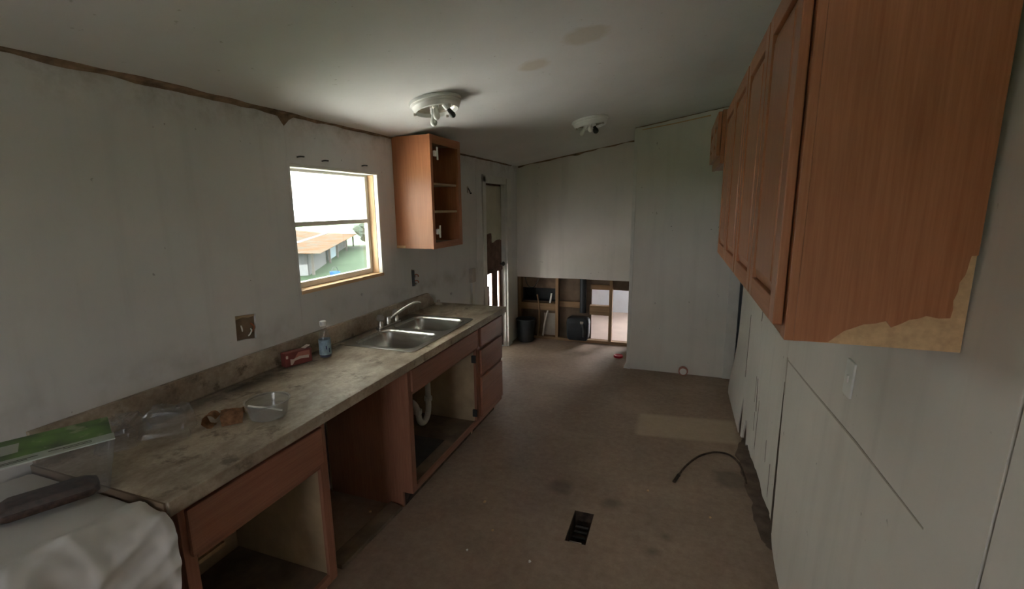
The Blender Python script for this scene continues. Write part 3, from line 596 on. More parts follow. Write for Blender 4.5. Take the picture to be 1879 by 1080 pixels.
# short one beyond
c6 = empty('short_wall_cabinet', (0.37, 3.39, 1.985), 'short oak wall cabinet beyond the long one near the closet', 'cabinet')
sx = 0.196
box('carcass', (sx + 0.019, 3.02, 1.985), (0.556, 3.75, 2.275), M['oak'], c6, bevel=0.002)
f5('face_frame', 3.02, 3.75, 1.98, 2.275, 'oak_y', c6, sx)
for y0, y1 in ((3.035, 3.38), (3.39, 3.735)): panel_door(c6, y0, y1, 2.025, 2.268, sx - 0.002)

# ================================================================ CEILING LIGHTS
tilt = Matrix.Rotation(-math.atan(SL), 4, 'Y')
def fixture(x, y, lab, bulbs, dark_bulb=True):
    z = cz(x); e = empty('ceiling_light', (x, y, z), lab, 'ceiling light', 'bare ceiling lights')
    R_ = Matrix.Rotation(PI, 4, 'X') @ Matrix.Rotation(math.atan(SL), 4, 'Y')
    R_ = Matrix.Rotation(-math.atan(SL), 4, 'Y') @ Matrix.Rotation(PI, 4, 'X')
    lathe('pan', [(0, 0.001), (0.150, 0.001), (0.152, 0.010), (0.150, 0.018), (0.143, 0.020), (0.141, 0.032), (0.136, 0.036), (0.131, 0.056), (0.123, 0.060), (0.120, 0.056), (0.115, 0.020), (0, 0.018)], (x, y, z), M['enamel'], e, 36, R_)
    lathe('inner_dish', [(0.114, 0.040), (0.108, 0.030), (0.06, 0.026), (0, 0.026)], (x, y, z), M['brass'], e, 28, R_)
    for (dx, dy, mtl, ln, r, ax) in bulbs:
        rot = Matrix.Translation((x, y, z)) @ R_ @ Matrix.Translation((dx, dy, 0.024)) @ Matrix.Rotation(ax[0], 4, 'X') @ Matrix.Rotation(ax[1], 4, 'Y')
        bm = bmesh.new(); lathe_bm(bm, [(0, 0), (0.019, 0), (0.019, 0.03), (0.015, 0.038), (0, 0.038)], rot, 14); s = link('socket', bm, M['white'], e, smooth=True)
        bm = bmesh.new(); lathe_bm(bm, [(0.012, 0.036), (0.013, 0.05), (r * 0.8, 0.05 + ln * 0.2), (r, 0.05 + ln * 0.55), (r * 0.85, 0.05 + ln * 0.8), (r * 0.4, 0.05 + ln * 0.97), (0, 0.05 + ln)], rot, 14); link('bulb', bm, M[mtl], s, smooth=True)
    for a in (0.5, 2.6, 4.7):
        p = Matrix.Translation((x, y, z)) @ R_ @ Vector((0.128 * math.cos(a), 0.128 * math.sin(a), 0.057))
        lathe('thumbscrew', [(0, 0), (0.008, 0), (0.008, 0.014), (0, 0.016)], p, M['brass'], e, 8, R_)
fixture(-1.365, 2.53, 'bare ceiling light without its glass nearer to the window', [(-0.035, -0.03, 'bulb', 0.055, 0.021, (0.15, -0.25)), (0.02, 0.05, 'bulb', 0.06, 0.02, (-0.3, 0.1)), (0.045, -0.02, 'dark', 0.045, 0.017, (0.2, 0.45))])
fixture(-0.755, 4.07, 'bare ceiling light without its glass nearer to the closet', [(-0.03, -0.02, 'bulb', 0.06, 0.018, (0.2, -0.7)), (0.02, 0.0, 'dark', 0.05, 0.024, (0.1, 0.2)), (0.0, 0.04, 'bulb', 0.04, 0.018, (-0.2, 0.0))])

# ================================================================ ELECTRICS ON THE WALLS
ob = empty('outlet_box', (-2.05, 1.667, 1.11), 'open wall outlet hole with bare wires left of the window', 'outlet')
bm = bmesh.new()
for lo, hi in (((-2.099, 1.60, 1.10), (-2.095, 1.735, 1.245)), ((-2.095, 1.602, 1.10), (-2.014, 1.606, 1.245)), ((-2.095, 1.729, 1.10), (-2.014, 1.733, 1.245)), ((-2.095, 1.606, 1.10), (-2.014, 1.729, 1.104)), ((-2.095, 1.606, 1.24), (-2.014, 1.729, 1.244))): bbox(bm, lo, hi)
link('back_box', bm, M['black'], ob)
tube('wire', [(-2.09, 1.63, 1.17), (-2.04, 1.645, 1.20), (-2.015, 1.65, 1.18), (-2.02, 1.655, 1.15), (-2.06, 1.66, 1.14)], 0.004, M['white'], ob, 6)
tube('wire', [(-2.09, 1.70, 1.20), (-2.02, 1.705, 1.185), (-2.0, 1.71, 1.165), (-2.01, 1.705, 1.14)], 0.0045, M['copper'], ob, 6)
tube('wire', [(-2.09, 1.69, 1.13), (-2.03, 1.69, 1.15), (-2.02, 1.68, 1.17), (-2.05, 1.67, 1.18)], 0.004, M['black'], ob, 6)
tube('wire', [(-2.08, 1.715, 1.15), (-2.01, 1.70, 1.155), (-2.005, 1.69, 1.135), (-2.02, 1.685, 1.12)], 0.0035, M['white'], ob, 6)
plate('torn_edge', [(1.612, 1.238), (1.728, 1.226), (1.727, 1.218), (1.69, 1.216), (1.66, 1.224), (1.614, 1.218)], [], 0.003, YZ(-2.012), M['inner'], ob)
o2 = empty('outlet_box', (-2.03, 3.235, 1.12), 'broken dark outlet below the small wall cabinet', 'outlet')
box('receptacle', (-2.05, 3.207, 1.125), (-1.995, 3.240, 1.250), M['black'], o2, bevel=0.004)
for z in (1.155, 1.205): tube('wire', [(-2.02, 3.24, z), (-1.995, 3.262, z + 0.01), (-1.985, 3.278, z), (-1.99, 3.285, z - 0.012)], 0.004, M['copper'], o2, 6)
o3 = empty('cable_box', (-1.985, 4.34, 0.72), 'beige surface cable box and conduit on the wall by the side door', 'outlet')
box('cover', (-1.9995, 4.285, 0.985), (-1.965, 4.375, 1.125), M['beige'], o3, bevel=0.004); box('conduit', (-1.9995, 4.312, 0.60), (-1.975, 4.352, 0.985), M['casing'], o3, bevel=0.003)
o4 = empty('wall_hook', (-1.985, 4.30, 1.87), 'small dark hook on the wall near the side door', 'hook')
box('plate', (-1.9995, 4.285, 1.885), (-1.993, 4.315, 1.945), M['beige'], o4, bevel=0.002); tube('hook_arm', [(-1.993, 4.30, 1.93), (-1.975, 4.30, 1.90), (-1.968, 4.30, 1.875), (-1.955, 4.30, 1.885)], 0.005, M['dark'], o4, 6)
for p, lab in (((-1.9995, 2.10, 2.026), 'short dark nail above the left end of the window'), ((-1.9995, 2.291, 2.020), 'bent dark nail above the middle of the window'), ((-1.9995, 2.66, 2.02), 'tiny dark nail above the right end of the window')):
    tube('nail', [p, (p[0] + 0.012, p[1] + 0.012, p[2] + 0.004), (p[0] + 0.02, p[1] + 0.035, p[2] + 0.004)], 0.004, M['dark'], None, 6, label=lab, cat='nail')
sw = empty('switch_plate', (0.55, 1.735, 1.12), 'white blank switch plate on the right wall', 'switch plate')
plate('cover_plate', rrect(1.70, 1.125, 1.772, 1.245, 0.006), [], 0.007, RW(-0.0075), M['white'], sw, bevel=0.002)
plate('toggle_slot', rect(1.729, 1.172, 1.741, 1.196), [], 0.006, RW(-0.0125), M['white'], sw, bevel=0.001)

# ================================================================ END WALL PLUMBING
tube('vent_pipe', [(-1.127, 5.858, 0.385), (-1.127, 5.858, 0.6), (-1.13, 5.855, 0.95), (-1.13, 5.855, 1.3)], 0.042, M['black'], None, 14, curve=2, label='black vertical vent pipe in the open end wall', cat='pipe')
bt = empty('black_plastic_tub', (-1.17, 5.80, 0.038), 'black plastic drain box on the floor under the vent pipe', 'box')
bm = bmesh.new(); rings = []
for f_, z in ((0.8, 0.0405), (0.95, 0.08), (1.0, 0.27), (0.92, 0.32), (0.7, 0.342)):
    rings.append([bm.verts.new((-1.17 + u * f_, 5.80 + v * f_, z)) for u, v in rrect(-0.15, -0.075, 0.145, 0.075, 0.03, 4)])
for A, B in zip(rings, rings[1:]):
    for i in range(len(A)): bm.faces.new((A[i], A[(i + 1) % len(A)], B[(i + 1) % len(A)], B[i]))
bm.faces.new(rings[0]); bm.faces.new(rings[-1]); link('shell', bm, M['black'], bt, smooth=True)
tube('outlet_stub', [(-1.10, 5.735, 0.26), (-1.085, 5.72, 0.20), (-1.08, 5.715, 0.10)], 0.022, M['dark'], bt, 10); lathe('cap', [(0, 0), (0.026, 0), (0.026, 0.03), (0, 0.034)], (-1.115, 5.74, 0.265), M['beige'], bt, 12)
b2 = empty('dark_corner_filler', (-1.86, 5.76, 0.0), 'made-up black bucket shape filling the dark end wall corner', 'bucket')  # invented black shape standing in for a dark area of the corner
lathe('body', [(0, 0.001), (0.10, 0.001), (0.125, 0.30), (0.118, 0.30), (0.095, 0.012), (0, 0.012)], (-1.845, 5.67, 0.0), M['black'], b2, 20); 
lathe('rim', [(0.125, 0), (0.131, 0.006), (0.125, 0.014), (0.119, 0.006), (0.125, 0)], (-1.845, 5.67, 0.29), M['black'], b2, 20)
bx = empty('duct_box', (-1.73, 5.95, 0.49), 'black duct opening set in the brown sheathing at left', 'duct')
bm = bmesh.new(); plate_bm(bm, rect(-1.99, 0.49, -1.47, 0.69), [], 0.006, XZ(6.05))
for lo, hi in (((-1.99, 5.918, 0.49), (-1.984, 6.05, 0.69)), ((-1.476, 5.918, 0.49), (-1.47, 6.05, 0.69)), ((-1.984, 5.918, 0.49), (-1.476, 6.05, 0.496)), ((-1.984, 5.918, 0.684), (-1.476, 6.05, 0.69))): bbox(bm, lo, hi)
link('sleeve', bm, M['black'], bx)
for pts, r, m, lab in (([(-1.66, 5.84, 0.04), (-1.63, 5.845, 0.25), (-1.575, 5.85, 0.45), (-1.545, 5.85, 0.62)], 0.012, 'pvc', 'thin white water pipe slanting up through the open studs'),
                       ([(-1.72, 5.80, 0.04), (-1.70, 5.805, 0.2), (-1.70, 5.805, 0.42), (-1.73, 5.81, 0.6)], 0.010, 'stud', 'thin brown pipe rising left of the slanting white pipe'),
                       ([(-1.90, 5.808, 0.84), (-1.86, 5.806, 0.72), (-1.78, 5.806, 0.70), (-1.72, 5.806, 0.78), (-1.70, 5.808, 0.84)], 0.005, 'black', 'black loop of cable hanging under the cut board')):
    tube('wall_cable' if r < 0.006 else 'water_pipe', pts, r, M[m], None, 8, label=lab, cat='cable' if r < 0.006 else 'pipe')
box('insulation_patch', (-1.66, 5.895, 0.04), (-1.50, 5.904, 0.34), M['beige'], we)

# ================================================================ FLOOR ITEMS
rg = empty('floor_register', (-0.434, 2.288, -0.12), 'open floor register hole with rusty rim and lint inside', 'floor vent')
bm = bmesh.new(); a, b, c_, d = -0.49, 2.155, -0.378, 2.42
for lo, hi in (((a, b, -0.12), (a + 0.003, d, -0.001)), ((c_ - 0.003, b, -0.12), (c_, d, -0.001)), ((a + .003, b, -0.12), (c_ - .003, b + 0.003, -0.001)), ((a + .003, d - 0.003, -0.12), (c_ - .003, d, -0.001)), ((a, b, -0.125), (c_, d, -0.12))): bbox(bm, lo, hi)
link('duct', bm, M['rot'], rg)
for i in range(4): box('louver', (a + 0.02, b + 0.05 + 0.045 * i, -0.05), (c_ - 0.02, b + 0.066 + 0.045 * i, -0.045), M['dark'], rg)
box('lint', (a + 0.015, b + 0.015, -0.045), (c_ - 0.03, b + 0.055, -0.035), M['beige'], rg, bevel=0.003)
tube('floor_cable', [(0.052, 2.896, 0.008), (0.085, 3.0, 0.008), (0.13, 3.124, 0.008), (0.21, 3.27, 0.009), (0.315, 3.359, 0.012), (0.41, 3.35, 0.016), (0.465, 3.25, 0.014), (0.482, 3.10, 0.009), (0.484, 3.02, 0.008)], 0.007, M['rot'], None, 8, taper=lambda t: 0.011 if t < 0.12 else 0.0065, label='dark cable curving across the floor to the right wall', cat='cable')
rl = empty('tape_roll', (0.111, 4.93, 0), 'small round white roll with red edge at the closet wall foot', 'tape roll')
Rx = Matrix.Rotation(PI / 2, 4, 'X') @ Matrix.Rotation(0.15, 4, 'Z')
lathe('roll', [(0.022, 0), (0.045, 0), (0.047, 0.004), (0.047, 0.036), (0.045, 0.04), (0.022, 0.04), (0.022, 0)], (0.111, 4.965, 0.048), M['redplastic'] if False else simple('dull_red_edge', (0.36, 0.16, 0.12), 0.6), rl, 24, Rx)
lathe('face', [(0, 0.0), (0.034, 0.0), (0.034, 0.003), (0, 0.003)], (0.111, 4.925, 0.048), M['white'], rl, 20, Rx)
lathe('red_lid', [(0, 0), (0.05, 0), (0.054, 0.012), (0.053, 0.022), (0.046, 0.026), (0.04, 0.022), (0, 0.02)], (-0.60, 5.34, 0.0005), M['redplastic'], None, 22, label='red plastic lid on the floor beside the closet corner', cat='lid')
SCR = [(-0.95, 1.92), (-0.88, 2.1), (-1.02, 2.32), (-0.62, 1.95), (0.25, 2.6), (-0.1, 2.75), (-1.5, 1.72), (-1.62, 2.02)]
places = ['near the counter', 'beside the empty bay', 'on the open floor']
for i, (x, y) in enumerate(SCR):
    bm = bmesh.new(); n_ = 6; r = random.uniform(0.005, 0.010); h_ = random.uniform(0.003, 0.006)
    a = [(x + r * random.uniform(0.6, 1.2) * math.cos(2 * PI * t / n_), y + r * random.uniform(0.6, 1.3) * math.sin(2 * PI * t / n_)) for t in range(n_)]
    plate_bm(bm, a, [], h_, XY(0.0005)); link('debris_chip', bm, M['particle'] if i % 3 else M['white'], label='tiny chip of debris lying on the brown floor', cat='debris', group='debris chips on the floor')

# ================================================================ THINGS ON THE COUNTER
CT = 0.9205
# clear bowl
bw = empty('plastic_bowl', (-1.535, 1.335, CT), 'round clear plastic bowl on the counter near the torn cardboard', 'bowl')
lathe('shell', [(0, 0.001), (0.062, 0.001), (0.068, 0.006), (0.080, 0.068), (0.079, 0.069), (0.066, 0.008), (0.060, 0.003), (0, 0.003)], (-1.535, 1.335, CT), M['frost'], bw, 32)
lathe('rim', [(0.079, 0.066), (0.0865, 0.068), (0.0865, 0.072), (0.079, 0.0725), (0.079, 0.066)], (-1.535, 1.335, CT), M['frost'], bw, 32)
tube('plastic_fork', [(-1.505, 1.375, CT + 0.012), (-1.535, 1.345, CT + 0.03), (-1.56, 1.31, CT + 0.045), (-1.585, 1.285, CT + 0.058)], 0.004, M['white'], None, 6, label='white plastic fork lying in the clear bowl', cat='fork')
# torn cardboard: an arched torn sheet and a curled scrap
def curl(name, cx, cyy, ang, r, ln, a0, a1, mat, parent, seed, zb=CT):
    bm = bmesh.new(); nu, nv = 14, 10; g = []
    for i in range(nu + 1):
        t = a0 + (a1 - a0) * i / nu; row = []
        for j in range(nv + 1):
            s = (j / nv - 0.5) * ln * (1 + 0.25 * noise.noise(Vector((i * 0.6, seed, 1)))); rr = r * (1 + 0.12 * noise.noise(Vector((i * 0.5, j * 0.5, seed))))
            px_, pz = rr * math.cos(t), rr * math.sin(t)
            row.append((cx + px_ * math.cos(ang) - s * math.sin(ang), cyy + px_ * math.sin(ang) + s * math.cos(ang), pz))
        g.append(row)
    mz = min(p[2] for r_ in g for p in r_)
    V_ = [[bm.verts.new((p[0], p[1], zb + 0.001 + p[2] - mz)) for p in r_] for r_ in g]
    for i in range(nu):
        for j in range(nv): bm.faces.new((V_[i][j], V_[i + 1][j], V_[i + 1][j + 1], V_[i][j + 1]))
    bmesh.ops.solidify(bm, geom=bm.faces[:], thickness=0.003)
    return link(name, bm, mat, parent, smooth=True)
cb = empty('torn_cardboard', (-1.64, 1.23, CT), 'torn curled piece of brown cardboard left of the clear bowl', 'cardboard')
curl('arched_sheet', -1.645, 1.262, -0.75, 0.052, 0.075, 0.15, PI - 0.15, M['card'], cb, 3.3)
curl('curled_scrap', -1.672, 1.195, 0.5, 0.026, 0.05, 0.4, 5.0, M['card'], cb, 8.1)
# clear clamshell
cl = empty('clear_clamshell', (-1.80, 1.05, CT), 'empty crumpled clear plastic clamshell on the counter near the greens tub', 'container')
def facet(name, c, sx_, sy_, sz_, rotz, seed, mat, parent, tilt_=0.0):
    bm = bmesh.new(); rings = []; mt = Matrix.Translation(c) @ Matrix.Rotation(rotz, 4, 'Z') @ Matrix.Rotation(tilt_, 4, 'Y')
    prof = [(1.0, 0.0), (1.06, 0.02), (0.99, 0.2), (0.94, 0.4), (0.90, 0.6), (0.82, 0.8), (0.72, 0.95), (0.52, 1.0), (0.28, 0.93)]
    for q, (f_, z) in enumerate(prof):
        r_ = []
        for i, (u, v) in enumerate(rrect(-sx_, -sy_, sx_, sy_, min(sx_, sy_) * 0.4, 5)):
            k_ = 1 + 0.16 * noise.noise(Vector((i * 0.8, q * 0.9, seed))); r_.append(bm.verts.new(mt @ Vector((u * f_ * k_, v * f_ * k_, z * sz_ * (1 + 0.16 * noise.noise(Vector((i * 0.7, seed, q * 0.8))))))))
        rings.append(r_)
    for A, B in zip(rings, rings[1:]):
        for i in range(len(A)): bm.faces.new((A[i], A[(i + 1) % len(A)], B[(i + 1) % len(A)], B[i]))
    bm.faces.new(rings[-1]); mz = min(v.co.z for v in bm.verts)
    if mz < CT + 0.001:
        for v in bm.verts: v.co.z += CT + 0.001 - mz
    return link(name, bm, mat, parent)
facet('lid_half', Vector((-1.775, 1.10, CT + 0.001)), 0.078, 0.068, 0.095, 0.7, 2.0, M['clear'], cl, 0.10)
facet('tray_half', Vector((-1.85, 0.995, CT + 0.001)), 0.062, 0.078, 0.09, 0.7, 5.0, M['clear'], cl, -0.1)
# tub of greens
gt = empty('salad_tub', (-1.70, 0.70, CT), 'clear salad tub with leafy green lid film and white band', 'container')
ux, uy = Vector((-0.44, -0.898, 0)), Vector((0.88, -0.47, 0))   # along its length, across to the room
A0 = Vector((-1.705, 0.885, 0)); L_, Wd = 0.36, 0.205
def TP(a, b, z): p = A0 + ux * a + uy * b; return (p.x, p.y, z)
ZT = 1.095
uy2 = Vector((-ux.y, ux.x, 0)) * 1.0
uy = Vector((0.898, -0.44, 0))
bm = bmesh.new(); lo_ = [bm.verts.new(TP(a, b, CT + 0.001)) for a, b in ((0.03, 0.02), (L_ - 0.03, 0.02), (L_ - 0.03, Wd - 0.045), (0.03, Wd - 0.045))]
hi_ = [bm.verts.new(TP(a, b, ZT - 0.004)) for a, b in ((0.0, 0.0), (L_, 0.0), (L_, Wd), (0.0, Wd))]
for i in range(4): bm.faces.new((lo_[i], lo_[(i + 1) % 4], hi_[(i + 1) % 4], hi_[i]))
bm.faces.new(lo_); link('tub_body', bm, M['clear'], gt, bevel=0.006)
plate('lid_film', [(0.004, 0.004), (L_ - 0.004, 0.004), (L_ - 0.004, Wd - 0.045), (0.004, Wd - 0.045)], [], 0.003, lambda u, v, w: TP(u, v, ZT + w), M['leafprint'], gt)
plate('lid_band', [(0.0, Wd - 0.044), (L_, Wd - 0.044), (L_, Wd + 0.004), (0.0, Wd + 0.004)], [], 0.004, lambda u, v, w: TP(u, v, ZT + w), simple('pale_label_band', (0.40, 0.44, 0.40), 0.4, var=0.04), gt, bevel=0.001)
plate('brand_patch', [(0.20, 0.05), (0.29, 0.05), (0.29, 0.12), (0.20, 0.12)], [], 0.001, lambda u, v, w: TP(u, v, ZT + 0.0031 + w), simple('pale_patch', (0.42, 0.45, 0.40), 0.4, var=0.04), gt)
for u0, u1, v in ((0.05, 0.14, -0.026), (0.05, 0.11, -0.016), (0.16, 0.24, -0.02), (0.18, 0.23, -0.011)):
    plate('print_line', [(u0, Wd + v), (u1, Wd + v), (u1, Wd + v + 0.0025), (u0, Wd + v + 0.0025)], [], 0.0006, lambda a, b, w: TP(a, b, ZT + 0.0041 + w), M['trunk'], gt)
bm = bmesh.new(); rings = []
for f_, z in ((0.9, CT + 0.003), (1.0, CT + 0.012), (0.97, CT + 0.032), (0.8, CT + 0.042)):
    rings.append([bm.verts.new(TP(L_ / 2 - 0.02 + u * f_, Wd / 2 + 0.02 + v * f_, z + 0.004 * noise.noise(Vector((u * 40, v * 40, z * 30))))) for u, v in rrect(-0.11, -0.045, 0.11, 0.045, 0.02, 4)])
for A, B in zip(rings, rings[1:]):
    for i in range(len(A)): bm.faces.new((A[i], A[(i + 1) % len(A)], B[(i + 1) % len(A)], B[i]))
bm.faces.new(rings[-1]); bm.faces.new(rings[0]); link('food_slab', bm, M['choc'], None, smooth=True, label='dark brown food slab inside the clear salad tub', cat='food')
# small carton
tb = empty('small_carton', (-1.945, 1.905, CT), 'small maroon carton with pale print against the backsplash', 'carton')
p0 = Vector((-1.972, 1.835, 0)); du = Vector((0.085, 0.115, 0)).normalized(); dv = Vector((-du.y, du.x, 0)); 
p0 = Vector((-1.945, 1.815, 0)); du = Vector((0.045, 0.14, 0)).normalized(); dv = Vector((du.y, -du.x, 0))
def CP(u, v, z): q = p0 + du * u + dv * v; return (q.x, q.y, CT + 0.001 + z)
bm = bmesh.new(); vs = [bm.verts.new(CP(u, v, z)) for z in (0, 0.075) for v in (-0.022, 0.022) for u in (0, 0.150)]
for f in ((0, 2, 3, 1), (4, 5, 7, 6), (0, 1, 5, 4), (2, 6, 7, 3), (0, 4, 6, 2), (1, 3, 7, 5)): bm.faces.new([vs[i] for i in f])
link('carton_body', bm, M['maroon'], tb, bevel=0.002)
FA = lambda u, v, w: CP(u, 0.0222 + w, v)
plate('print_area', [(0.045, 0.030), (0.138, 0.034), (0.138, 0.066), (0.075, 0.068)], [], 0.0004, FA, M['pinkcard'], tb)
plate('print_swoosh', [(0.028, 0.008), (0.040, 0.008), (0.052, 0.026), (0.085, 0.030), (0.132, 0.024), (0.132, 0.040), (0.08, 0.046), (0.045, 0.036), (0.028, 0.040)], [], 0.0004, lambda u, v, w: CP(u, 0.0227 + w, v), M['cream'], tb)
plate('print_spot', rrect(0.006, 0.045, 0.018, 0.062, 0.004, 3), [], 0.0004, FA, M['cream'], tb)
plate('top_flap', [(0.112, -0.015), (0.146, -0.018), (0.15, 0.012), (0.118, 0.016)], [], 0.002, lambda u, v, w: CP(u, v, 0.0755 + w + (u - 0.11) * 0.3), M['cream'], tb)
# bottle
bo = empty('water_bottle', (-1.845, 2.02, CT), 'small clear bottle with pale blue label and white cap', 'bottle')
bl = (-1.845, 2.02, CT + 0.001)
lathe('bottle_body', [(0, 0.004), (0.022, 0), (0.031, 0.006), (0.032, 0.03), (0.030, 0.05), (0.032, 0.09), (0.0315, 0.115), (0.026, 0.14), (0.016, 0.165), (0.0125, 0.178), (0.0125, 0.192), (0, 0.192)], bl, M['clear'], bo, 24)
lathe('label_sleeve', [(0.0325, 0.022), (0.0326, 0.05), (0.0326, 0.088), (0.0325, 0.108)], bl, M['bluelabel'], bo, 24)
lathe('cap', [(0.0175, 0.185), (0.0185, 0.187), (0.0185, 0.208), (0.016, 0.211), (0, 0.211)], bl, M['white'], bo, 20)
lathe('base_tint', [(0, 0.0045), (0.021, 0.0045), (0.0295, 0.009), (0.0305, 0.02), (0, 0.021)], bl, M['navy'], bo, 20)
bm = bmesh.new()
for a0, z0, z1, da in ((-0.75, 0.055, 0.075, 0.2), (-0.25, 0.035, 0.06, 0.25)):
    vs = [[bm.verts.new((bl[0] + 0.0329 * math.cos(a0 + da * i / 3), bl[1] + 0.0329 * math.sin(a0 + da * i / 3), bl[2] + z)) for i in range(4)] for z in (z0, z1)]
    for i in range(3): bm.faces.new((vs[0][i], vs[0][i + 1], vs[1][i + 1], vs[1][i]))
link('label_print', bm, M['navy'], bo)
# small stub pipe by the wall end of the counter
st = lathe('pipe_stub', [(0, 0), (0.03, 0), (0.028, 0.012), (0.014, 0.018), (0.013, 0.04), (0, 0.042)], (-1.93, 3.50, CT + 0.001), M['beige'], None, 14, label='small beige pipe fitting at the far end of the counter', cat='pipe fitting')

# ================================================================ LOWER LEFT: COVERED APPLIANCE AND CLOTH
ap = empty('kitchen_range', (-1.67, 0.42, 0), 'white appliance under the crumpled cloth at the counter end', 'appliance')
box('body', (-1.99, 0.06, 0.04), (-1.40, 0.78, 0.845), M['enamel'], ap, bevel=0.008); box('cooktop', (-1.992, 0.055, 0.845), (-1.42, 0.785, 0.895), M['enamel'], ap, bevel=0.006)
box('oven_door', (-1.40, 0.08, 0.15), (-1.36, 0.76, 0.72), M['enamel'], ap, bevel=0.006)
for y_ in (0.1, 0.74): box('foot', (-1.45, y_ - 0.02, 0.0), (-1.41, y_ + 0.02, 0.04), M['black'], ap)
bm = bmesh.new(); nu, nv = 140, 110; g = []
EDGE = -1.34
for i in range(nu + 1):
    s = i / nu * 1.22; row = []              # arc length from the wall side to the front and down
    for j in range(nv + 1):
        y = 0.02 + 0.766 * j / nv
        flat = EDGE + 0.03 - (-1.97); r = 0.045
        if s < flat - r: x, z, nx, nz = -1.97 + s, 0.908, 0, 1
        elif s < flat - r + r * PI / 2:
            t = (s - flat + r) / r; x = EDGE + 0.03 - r + r * math.sin(t); z = 0.908 - r + r * math.cos(t); nx, nz = math.sin(t), math.cos(t)
        else:
            x, z, nx, nz = EDGE + 0.03, 0.908 - r - (s - flat + r - r * PI / 2), 1, 0
        wx = s + 0.10 * noise.noise(Vector((s * 3, y * 3, 1))); wy = y + 0.10 * noise.noise(Vector((s * 3, y * 3, 5)))
        def ridge(u, p=1.6): return (1 - abs(math.sin(u))) ** p
        fold = 0.020 * ridge(9 * wx + 7 * wy) + 0.016 * ridge(16 * wy - 6 * wx + 1.0) * (0.4 + abs(noise.noise(Vector((s * 2.5, y * 2.5, 2))))) + 0.010 * ridge(21 * wx + 17 * wy + 2 * noise.noise(Vector((s * 5, y * 5, 7)))) + 0.004 * noise.noise(Vector((s * 26, y * 26, 9)))
        fl = min(1.0, max(0.0, (x + 1.55) / 0.10)); fold = fold * fl - 0.012; hang = max(0.0, (s - flat) / 0.5)
        fold += 0.016 * hang * math.sin(y * 34 + 2 * math.sin(s * 5))
        heap = fl * 0.035 * math.exp(-((x + 1.46) / 0.16) ** 2 - ((y - 0.50) / 0.22) ** 2)
        # rounded far corner of the pile
        e = max(0.0, (y - 0.70) / 0.085); dropz = 0.010 * e * e
        row.append(bm.verts.new((x + nx * max(0.0, fold + 0.012), y + (-0.03 * hang * e), z + nz * max(-0.004, fold + heap) * fl - dropz * nz)))
    g.append(row)
for i in range(nu):
    for j in range(nv): bm.faces.new((g[i][j], g[i + 1][j], g[i + 1][j + 1], g[i][j + 1]))
link('white_cloth', bm, M['cloth'], None, smooth='all', label='crumpled white cloth heaped beside the near end of the counter', cat='cloth')

# ================================================================ OUTDOORS
GZ = -0.95
box('yard_ground', (-60, -60, GZ - 0.1), (60, 80, GZ), M['grass'], label='grass yard seen through the window', cat='ground', kind='structure')
box('bounce_slab', (-8.5, -4.0, GZ), (-2.12, 4.3, GZ + 0.03), M['slab'], label='added pale concrete slab bouncing sun up through the left window', cat='patio', kind='structure')  # unseen slab, added so sunlit concrete brightens the kitchen ceiling
box('rear_bounce_slab', (-5.0, -9.0, GZ), (3.0, -2.78, GZ + 0.03), M['slab'], label='added pale concrete slab bouncing sun into the rear window', cat='patio', kind='structure')  # unseen slab, added for neutral bounce light from behind the camera
pa = empty('porch_awning', (-3.5, 3.6, 2.0), 'white metal porch awning outside the window', 'awning')
y = 0.0
while y < 7.6:
    bm = bmesh.new(); vs = [bm.verts.new((x, yy, z + dz)) for dz in (0, 0.03) for yy in (y + 0.004, y + 0.396) for x, z in ((-2.13, 2.36), (-4.7, 2.0))]
    for f in ((0, 2, 3, 1), (4, 5, 7, 6), (0, 1, 5, 4), (2, 6, 7, 3), (0, 4, 6, 2), (1, 3, 7, 5)): bm.faces.new([vs[i] for i in f])
    link('awning_panel', bm, M['awning'], pa); y += 0.4
box('front_beam', (-4.76, 0.0, 1.93), (-4.70, 7.6, 2.05), M['alu'], pa)
for y in (7.5,): box('post', (-4.75, y - 0.04, GZ), (-4.67, y + 0.04, 1.93), M['alu'], pa)
for y in (0.1,): box('post', (-4.75, y - 0.04, GZ + 0.03), (-4.67, y + 0.04, 1.93), M['alu'], pa)
# shed, turned away from the house
AX, AY = -14.0, 15.1; U = Vector((-0.532, 0.847, 0)); Wv = Vector((-0.847, -0.532, 0))
sh = empty('garden_shed', (AX - 6, AY + 4, GZ), 'low weathered shed with rusty tin roof across the yard', 'shed')
def SP(t, w, z): q = Vector((AX, AY, 0)) + U * t + Wv * w; return (q.x, q.y, z)
def shb(name, t0, t1, w0, w1, z0, z1, m, dz=0.0):
    bm = bmesh.new(); vs = [bm.verts.new(SP(t, w, z + (dz if w == w1 else 0))) for z in (z0, z1) for w in (w0, w1) for t in (t0, t1)]
    for f in ((0, 2, 3, 1), (4, 5, 7, 6), (0, 1, 5, 4), (2, 6, 7, 3), (0, 4, 6, 2), (1, 3, 7, 5)): bm.faces.new([vs[i] for i in f])
    return link(name, bm, M[m], sh)
LT = 15.0; ez = -0.05; n_sh = 12
for i in range(n_sh):
    t0 = -0.4 + (LT + 0.8) * i / n_sh; t1 = t0 + (LT + 0.8) / n_sh - 0.03
    shb('roof_sheet', t0, t1, -0.35, 1.5, ez, ez + 0.03, 'rust', 0.08)
    shb('roof_sheet', t0, t1, 1.72, 4.6, ez + 0.10, ez + 0.13, 'rust', 0.42)
shb('ridge_strip', -0.4, LT + 0.4, 1.5, 1.72, ez + 0.10, ez + 0.15, 'shedwhite')
shb('end_wall', 0.0, 0.08, 0.25, 4.3, GZ, -0.50, 'shedwhite'); shb('end_gable', 0.02, 0.08, 0.25, 4.3, -0.50, ez - 0.02, 'sheddark')
